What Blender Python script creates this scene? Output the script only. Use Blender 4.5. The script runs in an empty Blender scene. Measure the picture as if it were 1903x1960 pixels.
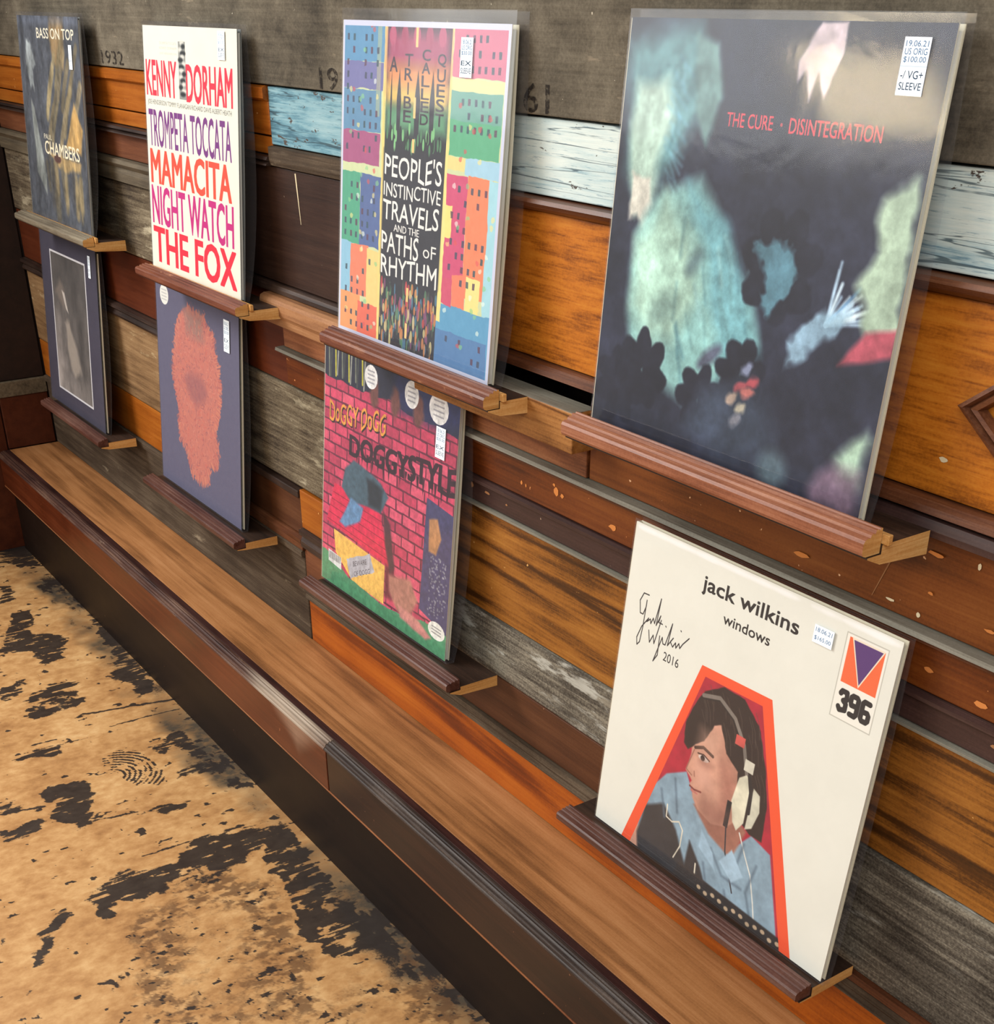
import bpy, bmesh, math, random
import numpy as np
from mathutils import Vector

SC = bpy.context.scene
COL = SC.collection
random.seed(4)

# ------------------------------------------------------------------ camera
cd = bpy.data.cameras.new('camera')
cam = bpy.data.objects.new('camera', cd)
COL.objects.link(cam)
cam.location = (0.690, -0.762, 1.088)
cam.rotation_euler = (1.04589, -0.00194 * 0, 0.96471)
cd.sensor_fit = 'HORIZONTAL'
cd.sensor_width = 36.0
cd.lens = 2434.0 / 1903.0 * 36.0
cd.shift_x = -16.2 / 1903.0
cd.shift_y = 422.5 / 1903.0
cd.clip_start = 0.02
cd.clip_end = 50
SC.camera = cam

# ------------------------------------------------------------------ light
world = bpy.data.worlds.new('room_light')
SC.world = world
world.use_nodes = True
wb = world.node_tree.nodes['Background']
wb.inputs[0].default_value = (1.0, 0.975, 0.94, 1)
wb.inputs[1].default_value = 0.38


def area_light(name, loc, target, size, size_y, power, colour):
    ld = bpy.data.lights.new(name, 'AREA')
    ld.shape = 'RECTANGLE'
    ld.size, ld.size_y = size, size_y
    ld.energy = power
    ld.color = colour
    lo = bpy.data.objects.new(name, ld)
    COL.objects.link(lo)
    lo.location = loc
    lo.rotation_euler = (Vector(target) - Vector(loc)).to_track_quat('-Z', 'Y').to_euler()
    return lo


area_light('ceiling_light_left', (-2.3, -1.7, 2.3), (-0.6, 0, 0.6), 1.2, 0.9, 74, (1.0, 0.985, 0.955))
area_light('ceiling_light_front', (1.5, -1.9, 2.4), (-0.3, 0, 0.4), 1.8, 1.2, 46, (1.0, 0.98, 0.95))
area_light('shop_window_light', (-2.7, -3.1, 1.95), (-0.5, -0.2, 1.5), 3.4, 1.7, 62, (0.93, 0.97, 1.0))
area_light('warm_floor_lamp', (-1.0, -1.25, 1.15), (-0.85, -0.75, 0), 0.25, 0.25, 3.5, (1.0, 0.78, 0.45))

vs = SC.view_settings
vs.view_transform = 'Standard'
vs.look = 'None'
vs.gamma = 1.0
vs.use_curve_mapping = False
vs.exposure = 0.02


# ------------------------------------------------------------------ helpers
def lin(c):
    return tuple(((v / 255.0) / 12.92 if v / 255.0 <= 0.04045 else (((v / 255.0) + 0.055) / 1.055) ** 2.4) for v in c) + (1.0,)


def link(name, me, mats=(), parent=None, kind=None, label=None):
    o = bpy.data.objects.new(name, me)
    COL.objects.link(o)
    for m in mats:
        me.materials.append(m)
    if parent is not None:
        o.parent = parent
    if kind:
        o['kind'] = kind
    if label:
        o['label'] = label
    return o


def empty(name, loc, label, cat, group=None):
    o = bpy.data.objects.new(name, None)
    o.empty_display_size = 0.02
    COL.objects.link(o)
    o.location = loc
    o['label'] = label
    o['category'] = cat
    if group:
        o['group'] = group
    return o


def mesh(verts, faces, fmat=None, uvs=None, smooth=False):
    me = bpy.data.meshes.new('m')
    me.from_pydata([tuple(v) for v in verts], [], faces)
    if fmat:
        for p, i in zip(me.polygons, fmat):
            p.material_index = i
    if uvs:
        ul = me.uv_layers.new(name='UVMap')
        for p in me.polygons:
            for li in p.loop_indices:
                ul.data[li].uv = uvs[me.loops[li].vertex_index]
    if smooth:
        for p in me.polygons:
            p.use_smooth = True
    me.update()
    return me


def box_mesh(x0, x1, y0, y1, z0, z1, bevel=0.0, wobble=0.0):
    bm = bmesh.new()
    vs_ = [bm.verts.new((x, y, z)) for x in (x0, x1) for y in (y0, y1) for z in (z0, z1)]
    for f in ((0, 1, 3, 2), (4, 6, 7, 5), (0, 4, 5, 1), (2, 3, 7, 6), (0, 2, 6, 4), (1, 5, 7, 3)):
        bm.faces.new([vs_[i] for i in f])
    bmesh.ops.recalc_face_normals(bm, faces=bm.faces)
    if bevel:
        bmesh.ops.bevel(bm, geom=list(bm.edges), offset=bevel, segments=2, affect='EDGES', profile=0.5)
    me = bpy.data.meshes.new('m')
    bm.to_mesh(me)
    bm.free()
    return me


def extrude_x(profile, x0, x1, cap_mat=1, skew0=0.0, skew1=0.0):
    """solid from a closed (y, z) outline run along x; the end caps take material 1"""
    n = len(profile)
    v = [(x0 + skew0 * p[0], p[0], p[1]) for p in profile] + [(x1 + skew1 * p[0], p[0], p[1]) for p in profile]
    f = [(i, (i + 1) % n, n + (i + 1) % n, n + i) for i in range(n)]
    f += [tuple(range(n - 1, -1, -1)), tuple(range(n, 2 * n))]
    me = mesh(v, f, [0] * n + [cap_mat] * 2)
    bm = bmesh.new()
    bm.from_mesh(me)
    bmesh.ops.recalc_face_normals(bm, faces=bm.faces)
    bm.to_mesh(me)
    bm.free()
    return me


# ------------------------------------------------------------------ node materials
class NT:
    def __init__(self, name):
        self.m = bpy.data.materials.new(name)
        self.m.use_nodes = True
        self.t = self.m.node_tree
        self.b = self.t.nodes['Principled BSDF']

    def n(self, typ, **kw):
        nd = self.t.nodes.new(typ)
        for k, v in kw.items():
            if k[0] == 'i' and k[1:].isdigit():
                self.put(nd, int(k[1:]), v)
            else:
                setattr(nd, k, v)
        return nd

    def put(self, nd, i, v):
        if isinstance(v, bpy.types.NodeSocket):
            self.t.links.new(v, nd.inputs[i])
        else:
            nd.inputs[i].default_value = v

    def math(self, op, a, b=0.0, clamp=False):
        nd = self.n('ShaderNodeMath', operation=op, use_clamp=clamp, i0=a, i1=b)
        return nd.outputs[0]

    def mapping(self, vec, scale, loc=(0, 0, 0), rot=(0, 0, 0)):
        nd = self.n('ShaderNodeMapping', i0=vec)
        nd.inputs['Location'].default_value = loc
        nd.inputs['Scale'].default_value = scale
        nd.inputs['Rotation'].default_value = rot
        return nd.outputs[0]

    def noise(self, vec, scale, detail=4, rough=0.55, dist=0.0):
        nd = self.n('ShaderNodeTexNoise')
        self.put(nd, nd.inputs.find('Vector'), vec)
        nd.inputs['Scale'].default_value = scale
        nd.inputs['Detail'].default_value = detail
        nd.inputs['Roughness'].default_value = rough
        nd.inputs['Distortion'].default_value = dist
        return nd.outputs['Fac']

    def smooth(self, v, lo, hi, a=0.0, b=1.0):
        nd = self.n('ShaderNodeMapRange', interpolation_type='SMOOTHSTEP')
        self.put(nd, 0, v)
        for i, q in zip((1, 2, 3, 4), (lo, hi, a, b)):
            nd.inputs[i].default_value = q
        return nd.outputs[0]

    def mix(self, fac, a, b, mode='MIX'):
        nd = self.n('ShaderNodeMix', data_type='RGBA', blend_type=mode)
        self.put(nd, 0, fac)
        self.put(nd, 6, a)
        self.put(nd, 7, b)
        return nd.outputs[2]

    def ramp(self, fac, stops):
        nd = self.n('ShaderNodeValToRGB')
        self.put(nd, 0, fac)
        el = nd.color_ramp.elements
        el[0].position, el[0].color = stops[0]
        el[1].position, el[1].color = stops[-1]
        for p, c in stops[1:-1]:
            e = el.new(p)
            e.color = c
        return nd.outputs[0]

    def coords(self):
        tc = self.n('ShaderNodeTexCoord').outputs['Object']
        oi = self.n('ShaderNodeObjectInfo').outputs['Random']
        off = self.n('ShaderNodeCombineXYZ', i0=self.math('MULTIPLY', oi, 37.0), i1=self.math('MULTIPLY', oi, 11.0), i2=self.math('MULTIPLY', oi, 5.0))
        return self.n('ShaderNodeVectorMath', operation='ADD', i0=tc, i1=off.outputs[0]).outputs[0]

    def finish(self, color, rough, height=None, bump=0.0, spec=0.5, dist=0.002):
        self.put(self.b, self.b.inputs.find('Base Color'), color)
        self.put(self.b, self.b.inputs.find('Roughness'), rough)
        self.b.inputs['Specular IOR Level'].default_value = spec
        if height is not None and bump:
            bn = self.n('ShaderNodeBump')
            bn.inputs['Strength'].default_value = bump
            bn.inputs['Distance'].default_value = dist
            self.put(bn, bn.inputs.find('Height'), height)
            self.t.links.new(bn.outputs[0], self.b.inputs['Normal'])
        return self.m


def wood(name, dark, mid, light, grain=1.0, fine=1.0, rough=0.4, wear=None, wear_amt=0.0, axis='x', bump=0.3,
         rings=0.0, spec=0.28, specks=None, speck_amt=0.0, contrast=1.0, mottle=0.35, gain=0.76, aniso=14.0, patch=None, grit=0.18):
    k = NT(name)
    co = k.coords()
    w_ = 98.0 * grain
    sc = {'x': (w_ / aniso / 1.6, w_, w_), 'y': (w_, w_ / aniso / 1.6, w_), 'z': (w_, w_, w_ / aniso / 1.6)}[axis]
    g1 = k.noise(k.mapping(co, sc), 1.0, 6, 0.68, 0.35)
    g3 = k.noise(co, 420.0, 3, 0.7)
    sf = {'x': (14, 700, 700), 'y': (700, 14, 700), 'z': (700, 700, 14)}[axis]
    g2 = k.noise(k.mapping(co, tuple(s * fine for s in sf)), 1.0, 3, 0.7)
    bl = k.noise(co, 7.0, 3, 0.5)
    f = k.math('ADD', k.math('MULTIPLY', g1, 0.55), k.math('MULTIPLY', g2, 0.25))
    f = k.math('ADD', f, k.math('MULTIPLY', bl, mottle))
    f = k.math('ADD', f, k.math('MULTIPLY', k.math('SUBTRACT', g3, 0.5), grit))
    if rings:
        rc = {'x': (0.8, 17, 17), 'y': (17, 0.8, 17), 'z': (17, 17, 0.8)}[axis]
        r = k.noise(k.mapping(co, rc), 1.0, 2, 0.5, 0.4)
        r = k.math('FRACT', k.math('MULTIPLY', r, 13.0 * rings))
        r = k.smooth(k.math('ABSOLUTE', k.math('SUBTRACT', r, 0.5)), 0.0, 0.28)
        f = k.math('SUBTRACT', f, k.math('MULTIPLY', k.math('SUBTRACT', 1.0, r), 0.16))
    c0 = 0.575 + 0.5 * (mottle - 0.35)
    h = 0.17 / contrast
    G = lambda q: tuple(v * gain for v in lin(q)[:3]) + (1.0,)
    col = k.ramp(f, [(max(0, c0 - 1.5 * h), G(tuple(v * 0.7 for v in dark))), (max(0, c0 - 0.8 * h), G(dark)), (c0, G(mid)), (min(1, c0 + h), G(light))])
    if wear is not None:
        w = k.noise(k.mapping(co, {'x': (9, 40, 40), 'y': (40, 9, 40), 'z': (40, 40, 9)}[axis]), 1.0, 6, 0.7)
        wm = k.math('MULTIPLY', k.smooth(w, 0.66 - 0.25 * wear_amt, 0.72 - 0.15 * wear_amt), k.smooth(bl, 0.38, 0.6))
        col = k.mix(wm, col, lin(wear))
    if patch is not None:  # painted glare: a pale spot mixed into the base colour
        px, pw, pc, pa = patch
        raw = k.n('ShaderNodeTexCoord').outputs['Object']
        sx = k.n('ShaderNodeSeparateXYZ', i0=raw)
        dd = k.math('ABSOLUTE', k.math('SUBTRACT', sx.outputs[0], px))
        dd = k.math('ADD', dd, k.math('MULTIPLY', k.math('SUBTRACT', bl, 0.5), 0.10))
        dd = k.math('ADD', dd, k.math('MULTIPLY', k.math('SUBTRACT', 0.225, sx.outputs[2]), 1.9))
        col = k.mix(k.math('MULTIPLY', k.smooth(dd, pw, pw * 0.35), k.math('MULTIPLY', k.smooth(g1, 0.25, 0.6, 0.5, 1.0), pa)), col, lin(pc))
    if specks is not None:
        s = k.math('MAXIMUM', k.noise(co, 110.0, 3, 0.6), k.math('SUBTRACT', k.noise(k.mapping(co, (45, 70, 45)), 1.0, 4, 0.65), 0.012))
        sm = k.smooth(s, 0.735 - 0.05 * speck_amt, 0.755 - 0.05 * speck_amt)
        col = k.mix(sm, col, lin(specks))
    rv = k.math('ADD', rough, k.math('MULTIPLY', k.math('SUBTRACT', bl, 0.5), 0.25))
    return k.finish(col, rv, k.math('ADD', g1, g2), bump, spec, 0.0012)


M = {}
M['grey_top'] = wood('weathered_grey', (62, 56, 47), (92, 84, 71), (122, 113, 97), grain=0.28, fine=0.3, rough=0.85, spec=0.15, wear=(128, 116, 98), wear_amt=0.2, contrast=0.85, mottle=0.5, aniso=1.0, grit=0.3, gain=0.9, specks=(190, 180, 160), speck_amt=0.0)
M['grey_rough'] = wood('rough_grey', (64, 54, 44), (102, 90, 73), (146, 134, 112), grain=1.1, aniso=8, grit=0.3, gain=0.85, fine=0.6, rough=0.9, spec=0.1, bump=0.7, wear=(168, 158, 134), wear_amt=0.45, contrast=1.15)
M['grey_slate'] = wood('slate_grey', (58, 52, 45), (92, 85, 75), (142, 134, 118), grain=1.3, aniso=11, grit=0.35, gain=0.9, fine=0.5, rough=0.85, spec=0.15, bump=0.5, wear=(170, 168, 158), wear_amt=0.4, contrast=1.3)
M['grey_brown'] = wood('grey_brown', (58, 46, 36), (82, 68, 54), (118, 102, 84), rough=0.85, spec=0.15, bump=0.4, wear=(130, 116, 96), wear_amt=0.2)
M['orange'] = wood('orange_varnish', (120, 60, 14), (164, 90, 26), (192, 116, 40), grain=0.8, fine=0.5, rough=0.36, bump=0.08, contrast=0.8, specks=(205, 150, 90), speck_amt=0.2)
M['orange_panel'] = wood('orange_panel', (120, 62, 14), (186, 108, 30), (206, 134, 46), grain=1.25, fine=0.6, rough=0.4, bump=0.08, contrast=0.95, mottle=0.25, aniso=4.5, gain=0.9)
M['orange_low'] = wood('deep_orange', (128, 56, 10), (178, 88, 18), (204, 112, 32), grain=0.55, fine=0.4, rough=0.34, bump=0.06, contrast=0.85, rings=0.35)
M['orange_brown'] = wood('orange_brown', (78, 34, 12), (118, 58, 20), (146, 82, 32), gain=0.68, grain=0.6, fine=0.5, rough=0.38, bump=0.06, contrast=0.8, specks=(210, 140, 85), speck_amt=0.45)
M['ochre_wide'] = wood('ochre_wide', (80, 46, 16), (142, 88, 32), (170, 114, 48), grain=0.9, fine=0.6, rough=0.45, bump=0.15, rings=0.45, aniso=9, gain=0.9, contrast=1.0, specks=(196, 150, 90), speck_amt=0.3)
M['moulding_brown'] = wood('moulding_brown', (64, 34, 20), (98, 56, 34), (130, 82, 54), rough=0.4, bump=0.1)
M['dark_moulding'] = wood('dark_moulding', (34, 24, 20), (56, 40, 33), (86, 66, 54), rough=0.45, bump=0.15)
M['dark_brown'] = wood('dark_brown', (42, 26, 20), (60, 39, 30), (80, 56, 44), grain=0.8, rough=0.42, bump=0.08, contrast=0.7, specks=(150, 130, 110), speck_amt=0.0)
M['red_brown'] = wood('red_brown', (78, 42, 24), (108, 62, 38), (138, 86, 54), grain=0.8, rough=0.5, bump=0.1, contrast=0.8)
M['dark_red'] = wood('dark_red', (66, 28, 14), (92, 42, 22), (114, 58, 32), grain=0.5, fine=0.5, rough=0.35, bump=0.04, contrast=0.7)
M['tan'] = wood('rough_tan', (102, 76, 50), (142, 110, 76), (176, 144, 104), rough=0.85, spec=0.15, bump=0.4, wear=(176, 156, 120), wear_amt=0.4)
M['pale_strip'] = wood('pale_strip', (134, 88, 56), (168, 118, 78), (196, 148, 106), grain=0.8, rough=0.6, bump=0.12)
M['pink_block'] = wood('pink_block', (116, 66, 38), (152, 94, 58), (182, 122, 80), grain=0.9, rough=0.5, bump=0.12, rings=0.4)
M['raw_block'] = wood('raw_block', (116, 70, 28), (168, 112, 56), (196, 142, 82), grain=1.0, rough=0.55, bump=0.15, rings=0.6)
M['metal_strip'] = wood('dusty_strip', (92, 86, 74), (124, 118, 104), (150, 146, 132), rough=0.6, spec=0.4, bump=0.05)
M['purple_brown'] = wood('purple_brown', (48, 32, 30), (70, 48, 44), (96, 72, 64), grain=0.7, rough=0.42, bump=0.06, contrast=0.8, specks=(150, 125, 105), speck_amt=0.2)
M['warm_brown'] = wood('warm_brown', (66, 36, 20), (90, 52, 30), (116, 74, 46), grain=0.6, rough=0.45, bump=0.06, contrast=0.8, specks=(150, 110, 80), speck_amt=0.1)
M['orange_brown_b'] = wood('amber_brown', (88, 42, 14), (132, 70, 26), (158, 94, 42), gain=0.68, grain=0.6, fine=0.5, rough=0.36, bump=0.06, contrast=0.8, specks=(215, 170, 130), speck_amt=0.3)
M['black_gap'] = wood('black_gap', (8, 6, 5), (14, 10, 8), (20, 16, 13), rough=0.95, spec=0.05)
M['bench_top'] = wood('bench_top', (112, 72, 40), (146, 98, 58), (170, 122, 80), grain=0.8, fine=0.8, rough=0.5, bump=0.1, rings=0.35, contrast=0.75, mottle=0.3, gain=1.2)
M['bench_red'] = wood('bench_red', (62, 24, 10), (92, 40, 18), (118, 58, 30), patch=(-0.735, 0.115, (150, 120, 100), 0.75), grain=0.5, fine=0.5, rough=0.33, bump=0.05, contrast=0.8, specks=(170, 100, 60), speck_amt=0.05)  # patch paints pale glare into the fascia colour by the joint
M['bench_dark'] = wood('bench_dark', (28, 14, 9), (44, 23, 14), (66, 38, 25), spec=0.3, grain=0.5, fine=0.5, rough=0.35, bump=0.05, contrast=0.8, specks=(120, 80, 60), speck_amt=0.15)
M['nosing_left'] = wood('worn_glare_nosing', (50, 28, 24), (82, 54, 44), (128, 98, 80), grain=1.2, rough=0.5, bump=0.2, wear=(150, 126, 104), wear_amt=0.1, patch=(-0.77, 0.16, (166, 150, 132), 0.85))  # wear is worn finish; patch is glare painted into the colour
M['nosing_right'] = wood('dark_nosing', (40, 30, 27), (66, 54, 48), (112, 98, 88), grain=1.2, rough=0.5, bump=0.25, wear=(150, 130, 100), wear_amt=0.15)
M['batten_dark'] = wood('batten_dark', (36, 18, 16), (56, 30, 26), (80, 48, 42), grain=1.0, rough=0.45, bump=0.1)
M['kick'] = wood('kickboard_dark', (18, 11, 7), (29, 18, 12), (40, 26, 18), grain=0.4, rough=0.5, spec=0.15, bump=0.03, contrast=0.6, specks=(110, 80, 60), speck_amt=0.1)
M['thin_edge'] = wood('thin_edge', (112, 62, 34), (150, 92, 54), (186, 128, 84), rough=0.6, bump=0.1)
M['lip_red'] = wood('ledge_red', (80, 38, 24), (118, 66, 46), (150, 96, 70), grain=1.0, rough=0.38, bump=0.15, wear=(206, 150, 112), wear_amt=0.22)
M['lip_rose'] = wood('ledge_rose', (112, 60, 38), (152, 92, 64), (184, 124, 92), grain=1.0, rough=0.42, bump=0.15, wear=(214, 166, 128), wear_amt=0.2)
M['lip_dark'] = wood('ledge_dark', (62, 32, 25), (92, 58, 48), (122, 88, 76), grain=1.0, rough=0.38, bump=0.15, wear=(170, 120, 92), wear_amt=0.1)
M['lip_grey'] = wood('ledge_grey', (72, 62, 50), (112, 100, 82), (146, 134, 112), grain=1.0, rough=0.6, bump=0.15)
M['board_dark'] = wood('ledge_board', (34, 24, 19), (54, 38, 29), (76, 54, 42), rough=0.5, bump=0.08)
M['end_grain'] = wood('end_grain', (146, 98, 48), (178, 132, 76), (206, 168, 112), grain=2.0, fine=1.5, rough=0.8, spec=0.1, bump=0.15, axis='y', contrast=0.8, gain=1.25)
M['side_dark'] = wood('side_dark', (24, 13, 9), (38, 22, 15), (52, 32, 22), grain=0.5, rough=0.6, bump=0.04, contrast=0.7)
M['side_red'] = wood('side_red', (52, 20, 10), (78, 34, 17), (98, 48, 26), grain=0.5, rough=0.4, bump=0.04, contrast=0.7)
M['side_trim'] = wood('side_trim', (66, 56, 42), (98, 86, 68), (124, 110, 88), rough=0.7, bump=0.1)


def painted_plank(name, base, streak, deep, amt):
    """chipped blue paint over brown wood: thin streaks follow the grain"""
    k = NT(name)
    co = k.coords()
    g = k.noise(k.mapping(co, (9, 190, 190)), 1.0, 7, 0.75, 0.5)
    b = k.noise(k.mapping(co, (5, 24, 24)), 1.0, 5, 0.65)
    f = k.math('ADD', k.math('MULTIPLY', g, 0.45), k.math('MULTIPLY', b, 0.55))
    m = 0.555 - 0.085 * amt
    col = k.ramp(f, [(m - 0.10, lin(base)), (m, lin(tuple((p + q) / 2 for p, q in zip(base, streak)))), (m + 0.04, lin(streak)), (m + 0.10, lin(deep))])
    fine = k.noise(k.mapping(co, (26, 420, 420)), 1.0, 4, 0.75)
    col = k.mix(k.smooth(fine, 0.56, 0.66, 0, 0.65), col, lin(deep))
    lines = k.noise(k.mapping(co, (3, 75, 75)), 1.0, 3, 0.5, 0.5)
    ln = k.smooth(k.math('ABSOLUTE', k.math('SUBTRACT', lines, 0.5)), 0.018, 0.006)
    col = k.mix(k.math('MULTIPLY', ln, k.smooth(b, 0.44, 0.52, 0.0, 0.8)), col, lin(tuple(v * 0.55 for v in deep)))
    chips = k.noise(k.mapping(co, (40, 110, 110)), 1.0, 4, 0.7)
    col = k.mix(k.smooth(chips, 0.655 - 0.035 * amt, 0.685 - 0.035 * amt), col, lin((70, 60, 54)))
    return k.finish(col, 0.6, g, 0.35, 0.3, 0.001)


M['blue_left'] = painted_plank('sky_blue_paint', (142, 172, 178), (98, 140, 154), (60, 98, 114), 1.0)
M['blue_right'] = painted_plank('pale_blue_paint', (204, 214, 208), (164, 188, 192), (78, 120, 142), 0.0)


def plain(name, c, rough=0.6, spec=0.3):
    k = NT(name)
    co = k.coords()
    n = k.noise(co, 60.0, 3)
    col = k.mix(k.smooth(n, 0.3, 0.7, 0, 0.12), lin(c), lin(tuple(v * 0.8 for v in c)))
    return k.finish(col, rough, None, 0, spec)


M['paper_edge'] = plain('cream_board_edge', (214, 208, 184))
M['black_edge'] = plain('black_board_edge', (22, 24, 34))
M['inner_white'] = plain('inner_sleeve_paper', (206, 208, 198))
M['grey_back'] = plain('grey_back_cover', (120, 124, 122))
M['sticker_paper'] = plain('sticker_paper', (228, 238, 246), 0.5)


def film(name='clear_plastic_film', cap=0.085):
    k = NT(name)
    t = k.t
    out = t.nodes['Material Output']
    tr = k.n('ShaderNodeBsdfTransparent')
    tr.inputs[0].default_value = (0.97, 0.97, 0.98, 1)
    gl = k.n('ShaderNodeBsdfGlossy')
    gl.inputs['Roughness'].default_value = 0.09
    co = k.n('ShaderNodeTexCoord').outputs['Object']
    wv = k.noise(co, 14.0, 3, 0.5, 0.8)
    bn = k.n('ShaderNodeBump')
    bn.inputs['Strength'].default_value = 0.12
    bn.inputs['Distance'].default_value = 0.004
    k.put(bn, bn.inputs.find('Height'), wv)
    bn.inputs['Strength'].default_value = 0.07
    t.links.new(bn.outputs[0], gl.inputs['Normal'])
    fr = k.n('ShaderNodeFresnel')
    fr.inputs[0].default_value = 1.5
    mx = k.n('ShaderNodeMixShader')
    frm = k.math('MINIMUM', k.math('MULTIPLY', fr.outputs[0], 0.75), cap)
    t.links.new(frm, mx.inputs[0])
    t.links.new(tr.outputs[0], mx.inputs[1])
    t.links.new(gl.outputs[0], mx.inputs[2])
    df = k.n('ShaderNodeBsdfDiffuse')
    df.inputs[0].default_value = (0.75, 0.76, 0.82, 1)
    m2 = k.n('ShaderNodeMixShader')
    m2.inputs[0].default_value = 0.015
    t.links.new(mx.outputs[0], m2.inputs[1])
    t.links.new(df.outputs[0], m2.inputs[2])
    t.links.new(m2.outputs[0], out.inputs[0])
    t.nodes.remove(k.b)
    return k.m


M['film'] = film()
M['film_back'] = film('clear_plastic_back', 0.03)


def ink(name, c, fade=0.0):
    k = NT(name)
    co = k.n('ShaderNodeTexCoord').outputs['Object']
    n = k.noise(co, 160.0, 4, 0.7)
    a = k.smooth(n, 0.30 + 0.1 * fade, 0.50 + 0.1 * fade, 0.0, 1.0 - 0.2 * fade)
    k.put(k.b, k.b.inputs.find('Alpha'), a)
    return k.finish(lin(c), 0.8, None, 0, 0.1)


M['stencil_ink'] = ink('stencil_ink', (38, 33, 30), 0.8)


# ------------------------------------------------------------------ the floor
PAINT = [[(-2.165, -0.17), (-2.149, -0.11), (-2.037, -0.109), (-2.067, -0.152), (-2.115, -0.184)], [(-1.985, -0.22), (-1.965, -0.206), (-1.889, -0.215), (-1.886, -0.248)], [(-1.95, -0.136), (-1.92, -0.118), (-1.842, -0.116), (-1.896, -0.131)], [(-1.827, -0.239), (-1.818, -0.205), (-1.776, -0.211), (-1.734, -0.235), (-1.698, -0.226), (-1.653, -0.183), (-1.632, -0.185), (-1.614, -0.208), (-1.559, -0.214), (-1.559, -0.264), (-1.625, -0.263), (-1.648, -0.316), (-1.694, -0.303), (-1.747, -0.276)], [(-1.741, -0.117), (-1.671, -0.103), (-1.544, -0.107), (-1.345, -0.122), (-1.333, -0.156), (-1.392, -0.153), (-1.431, -0.174), (-1.496, -0.155), (-1.512, -0.139), (-1.589, -0.132), (-1.63, -0.129)], [(-1.508, -0.355), (-1.521, -0.309), (-1.5, -0.309), (-1.47, -0.329), (-1.458, -0.369)], [(-1.458, -0.318), (-1.459, -0.285), (-1.477, -0.275), (-1.454, -0.224), (-1.432, -0.246), (-1.4, -0.252), (-1.413, -0.271), (-1.38, -0.24), (-1.367, -0.249), (-1.359, -0.294), (-1.36, -0.344), (-1.377, -0.352)], [(-1.247, -0.417), (-1.256, -0.375), (-1.251, -0.331), (-1.217, -0.339), (-1.221, -0.36)], [(-1.151, -0.216), (-1.188, -0.146), (-1.068, -0.14), (-1.02, -0.115), (-1.024, -0.164), (-1.033, -0.209), (-1.061, -0.189), (-1.105, -0.15), (-1.125, -0.199)], [(-1.099, -0.406), (-1.125, -0.39), (-1.117, -0.351), (-1.112, -0.331), (-1.075, -0.332), (-1.053, -0.341), (-1.028, -0.343), (-0.988, -0.362), (-0.979, -0.385), (-1.004, -0.396), (-1.043, -0.416), (-1.071, -0.391)], [(-1.129, -0.462), (-1.13, -0.45), (-1.084, -0.442), (-1.083, -0.46), (-1.086, -0.475)], [(-1.049, -0.485), (-1.038, -0.469), (-1.043, -0.44), (-1.036, -0.422), (-1.01, -0.442), (-1.005, -0.475), (-1.014, -0.495)], [(-0.97, -0.298), (-0.975, -0.275), (-0.969, -0.254), (-0.96, -0.222), (-0.949, -0.23), (-0.945, -0.262), (-0.96, -0.273)], [(-0.976, -0.15), (-0.962, -0.124), (-0.934, -0.117), (-0.963, -0.15)], [(-0.844, -0.117), (-0.842, -0.153), (-0.855, -0.207), (-0.853, -0.258), (-0.819, -0.296), (-0.822, -0.327), (-0.844, -0.366), (-0.831, -0.401), (-0.814, -0.429), (-0.781, -0.434), (-0.747, -0.435), (-0.742, -0.422), (-0.774, -0.403), (-0.759, -0.352), (-0.763, -0.304), (-0.746, -0.279), (-0.749, -0.23), (-0.77, -0.204), (-0.802, -0.155)], [(-0.848, -0.124), (-0.796, -0.123), (-0.686, -0.128), (-0.575, -0.138), (-0.492, -0.137), (-0.479, -0.175), (-0.503, -0.209), (-0.551, -0.222), (-0.624, -0.209), (-0.686, -0.194), (-0.745, -0.19), (-0.81, -0.168)], [(-0.81, -0.475), (-0.807, -0.461), (-0.777, -0.468), (-0.755, -0.496), (-0.732, -0.5), (-0.719, -0.518), (-0.7, -0.537), (-0.715, -0.54), (-0.743, -0.516), (-0.764, -0.508)], [(-0.792, -0.558), (-0.78, -0.551), (-0.768, -0.561)], [(-0.628, -0.486), (-0.625, -0.464), (-0.603, -0.462), (-0.616, -0.477)], [(-0.634, -0.451), (-0.615, -0.445), (-0.616, -0.453)], [(-0.661, -0.559), (-0.664, -0.55), (-0.654, -0.557)], [(-0.61, -0.569), (-0.615, -0.557), (-0.601, -0.564)]]
STAIN = [[(-0.734, -0.406), (-0.734, -0.284), (-0.706, -0.201), (-0.555, -0.228), (-0.458, -0.233), (-0.39, -0.269), (-0.525, -0.463), (-0.603, -0.441), (-0.695, -0.428)], [(-0.531, -0.194), (-0.484, -0.125), (-0.273, -0.101), (-0.15, -0.12), (-0.15, -0.3), (-0.39, -0.269)], [(-0.764, -0.327), (-0.78, -0.24), (-0.692, -0.224), (-0.595, -0.285), (-0.635, -0.342)]]
LINES = [((-1.328, -0.262), (-1.289, -0.104), 3.5), ((-1.26, -0.24), (-1.253, -0.116), 2), ((-1.273, -0.368), (-1.268, -0.329), 2.5), ((-1.248, -0.334), (-1.247, -0.299), 2), ((-1.089, -0.474), (-1.075, -0.41), 3), ((-0.991, -0.361), (-0.977, -0.296), 2), ((-0.767, -0.356), (-0.807, -0.301), 3), ((-1.406, -0.384), (-1.367, -0.355), 1), ((-1.245, -0.317), (-1.239, -0.219), 0.8), ((-1.855, -0.257), (-1.571, -0.337), 1), ((-1.88, -0.202), (-1.858, -0.138), 1), ((-1.539, -0.28), (-1.46, -0.293), 1), ((-2.086, -0.178), (-1.847, -0.236), 1), ((-0.86, -0.332), (-0.855, -0.232), 2)]
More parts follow.
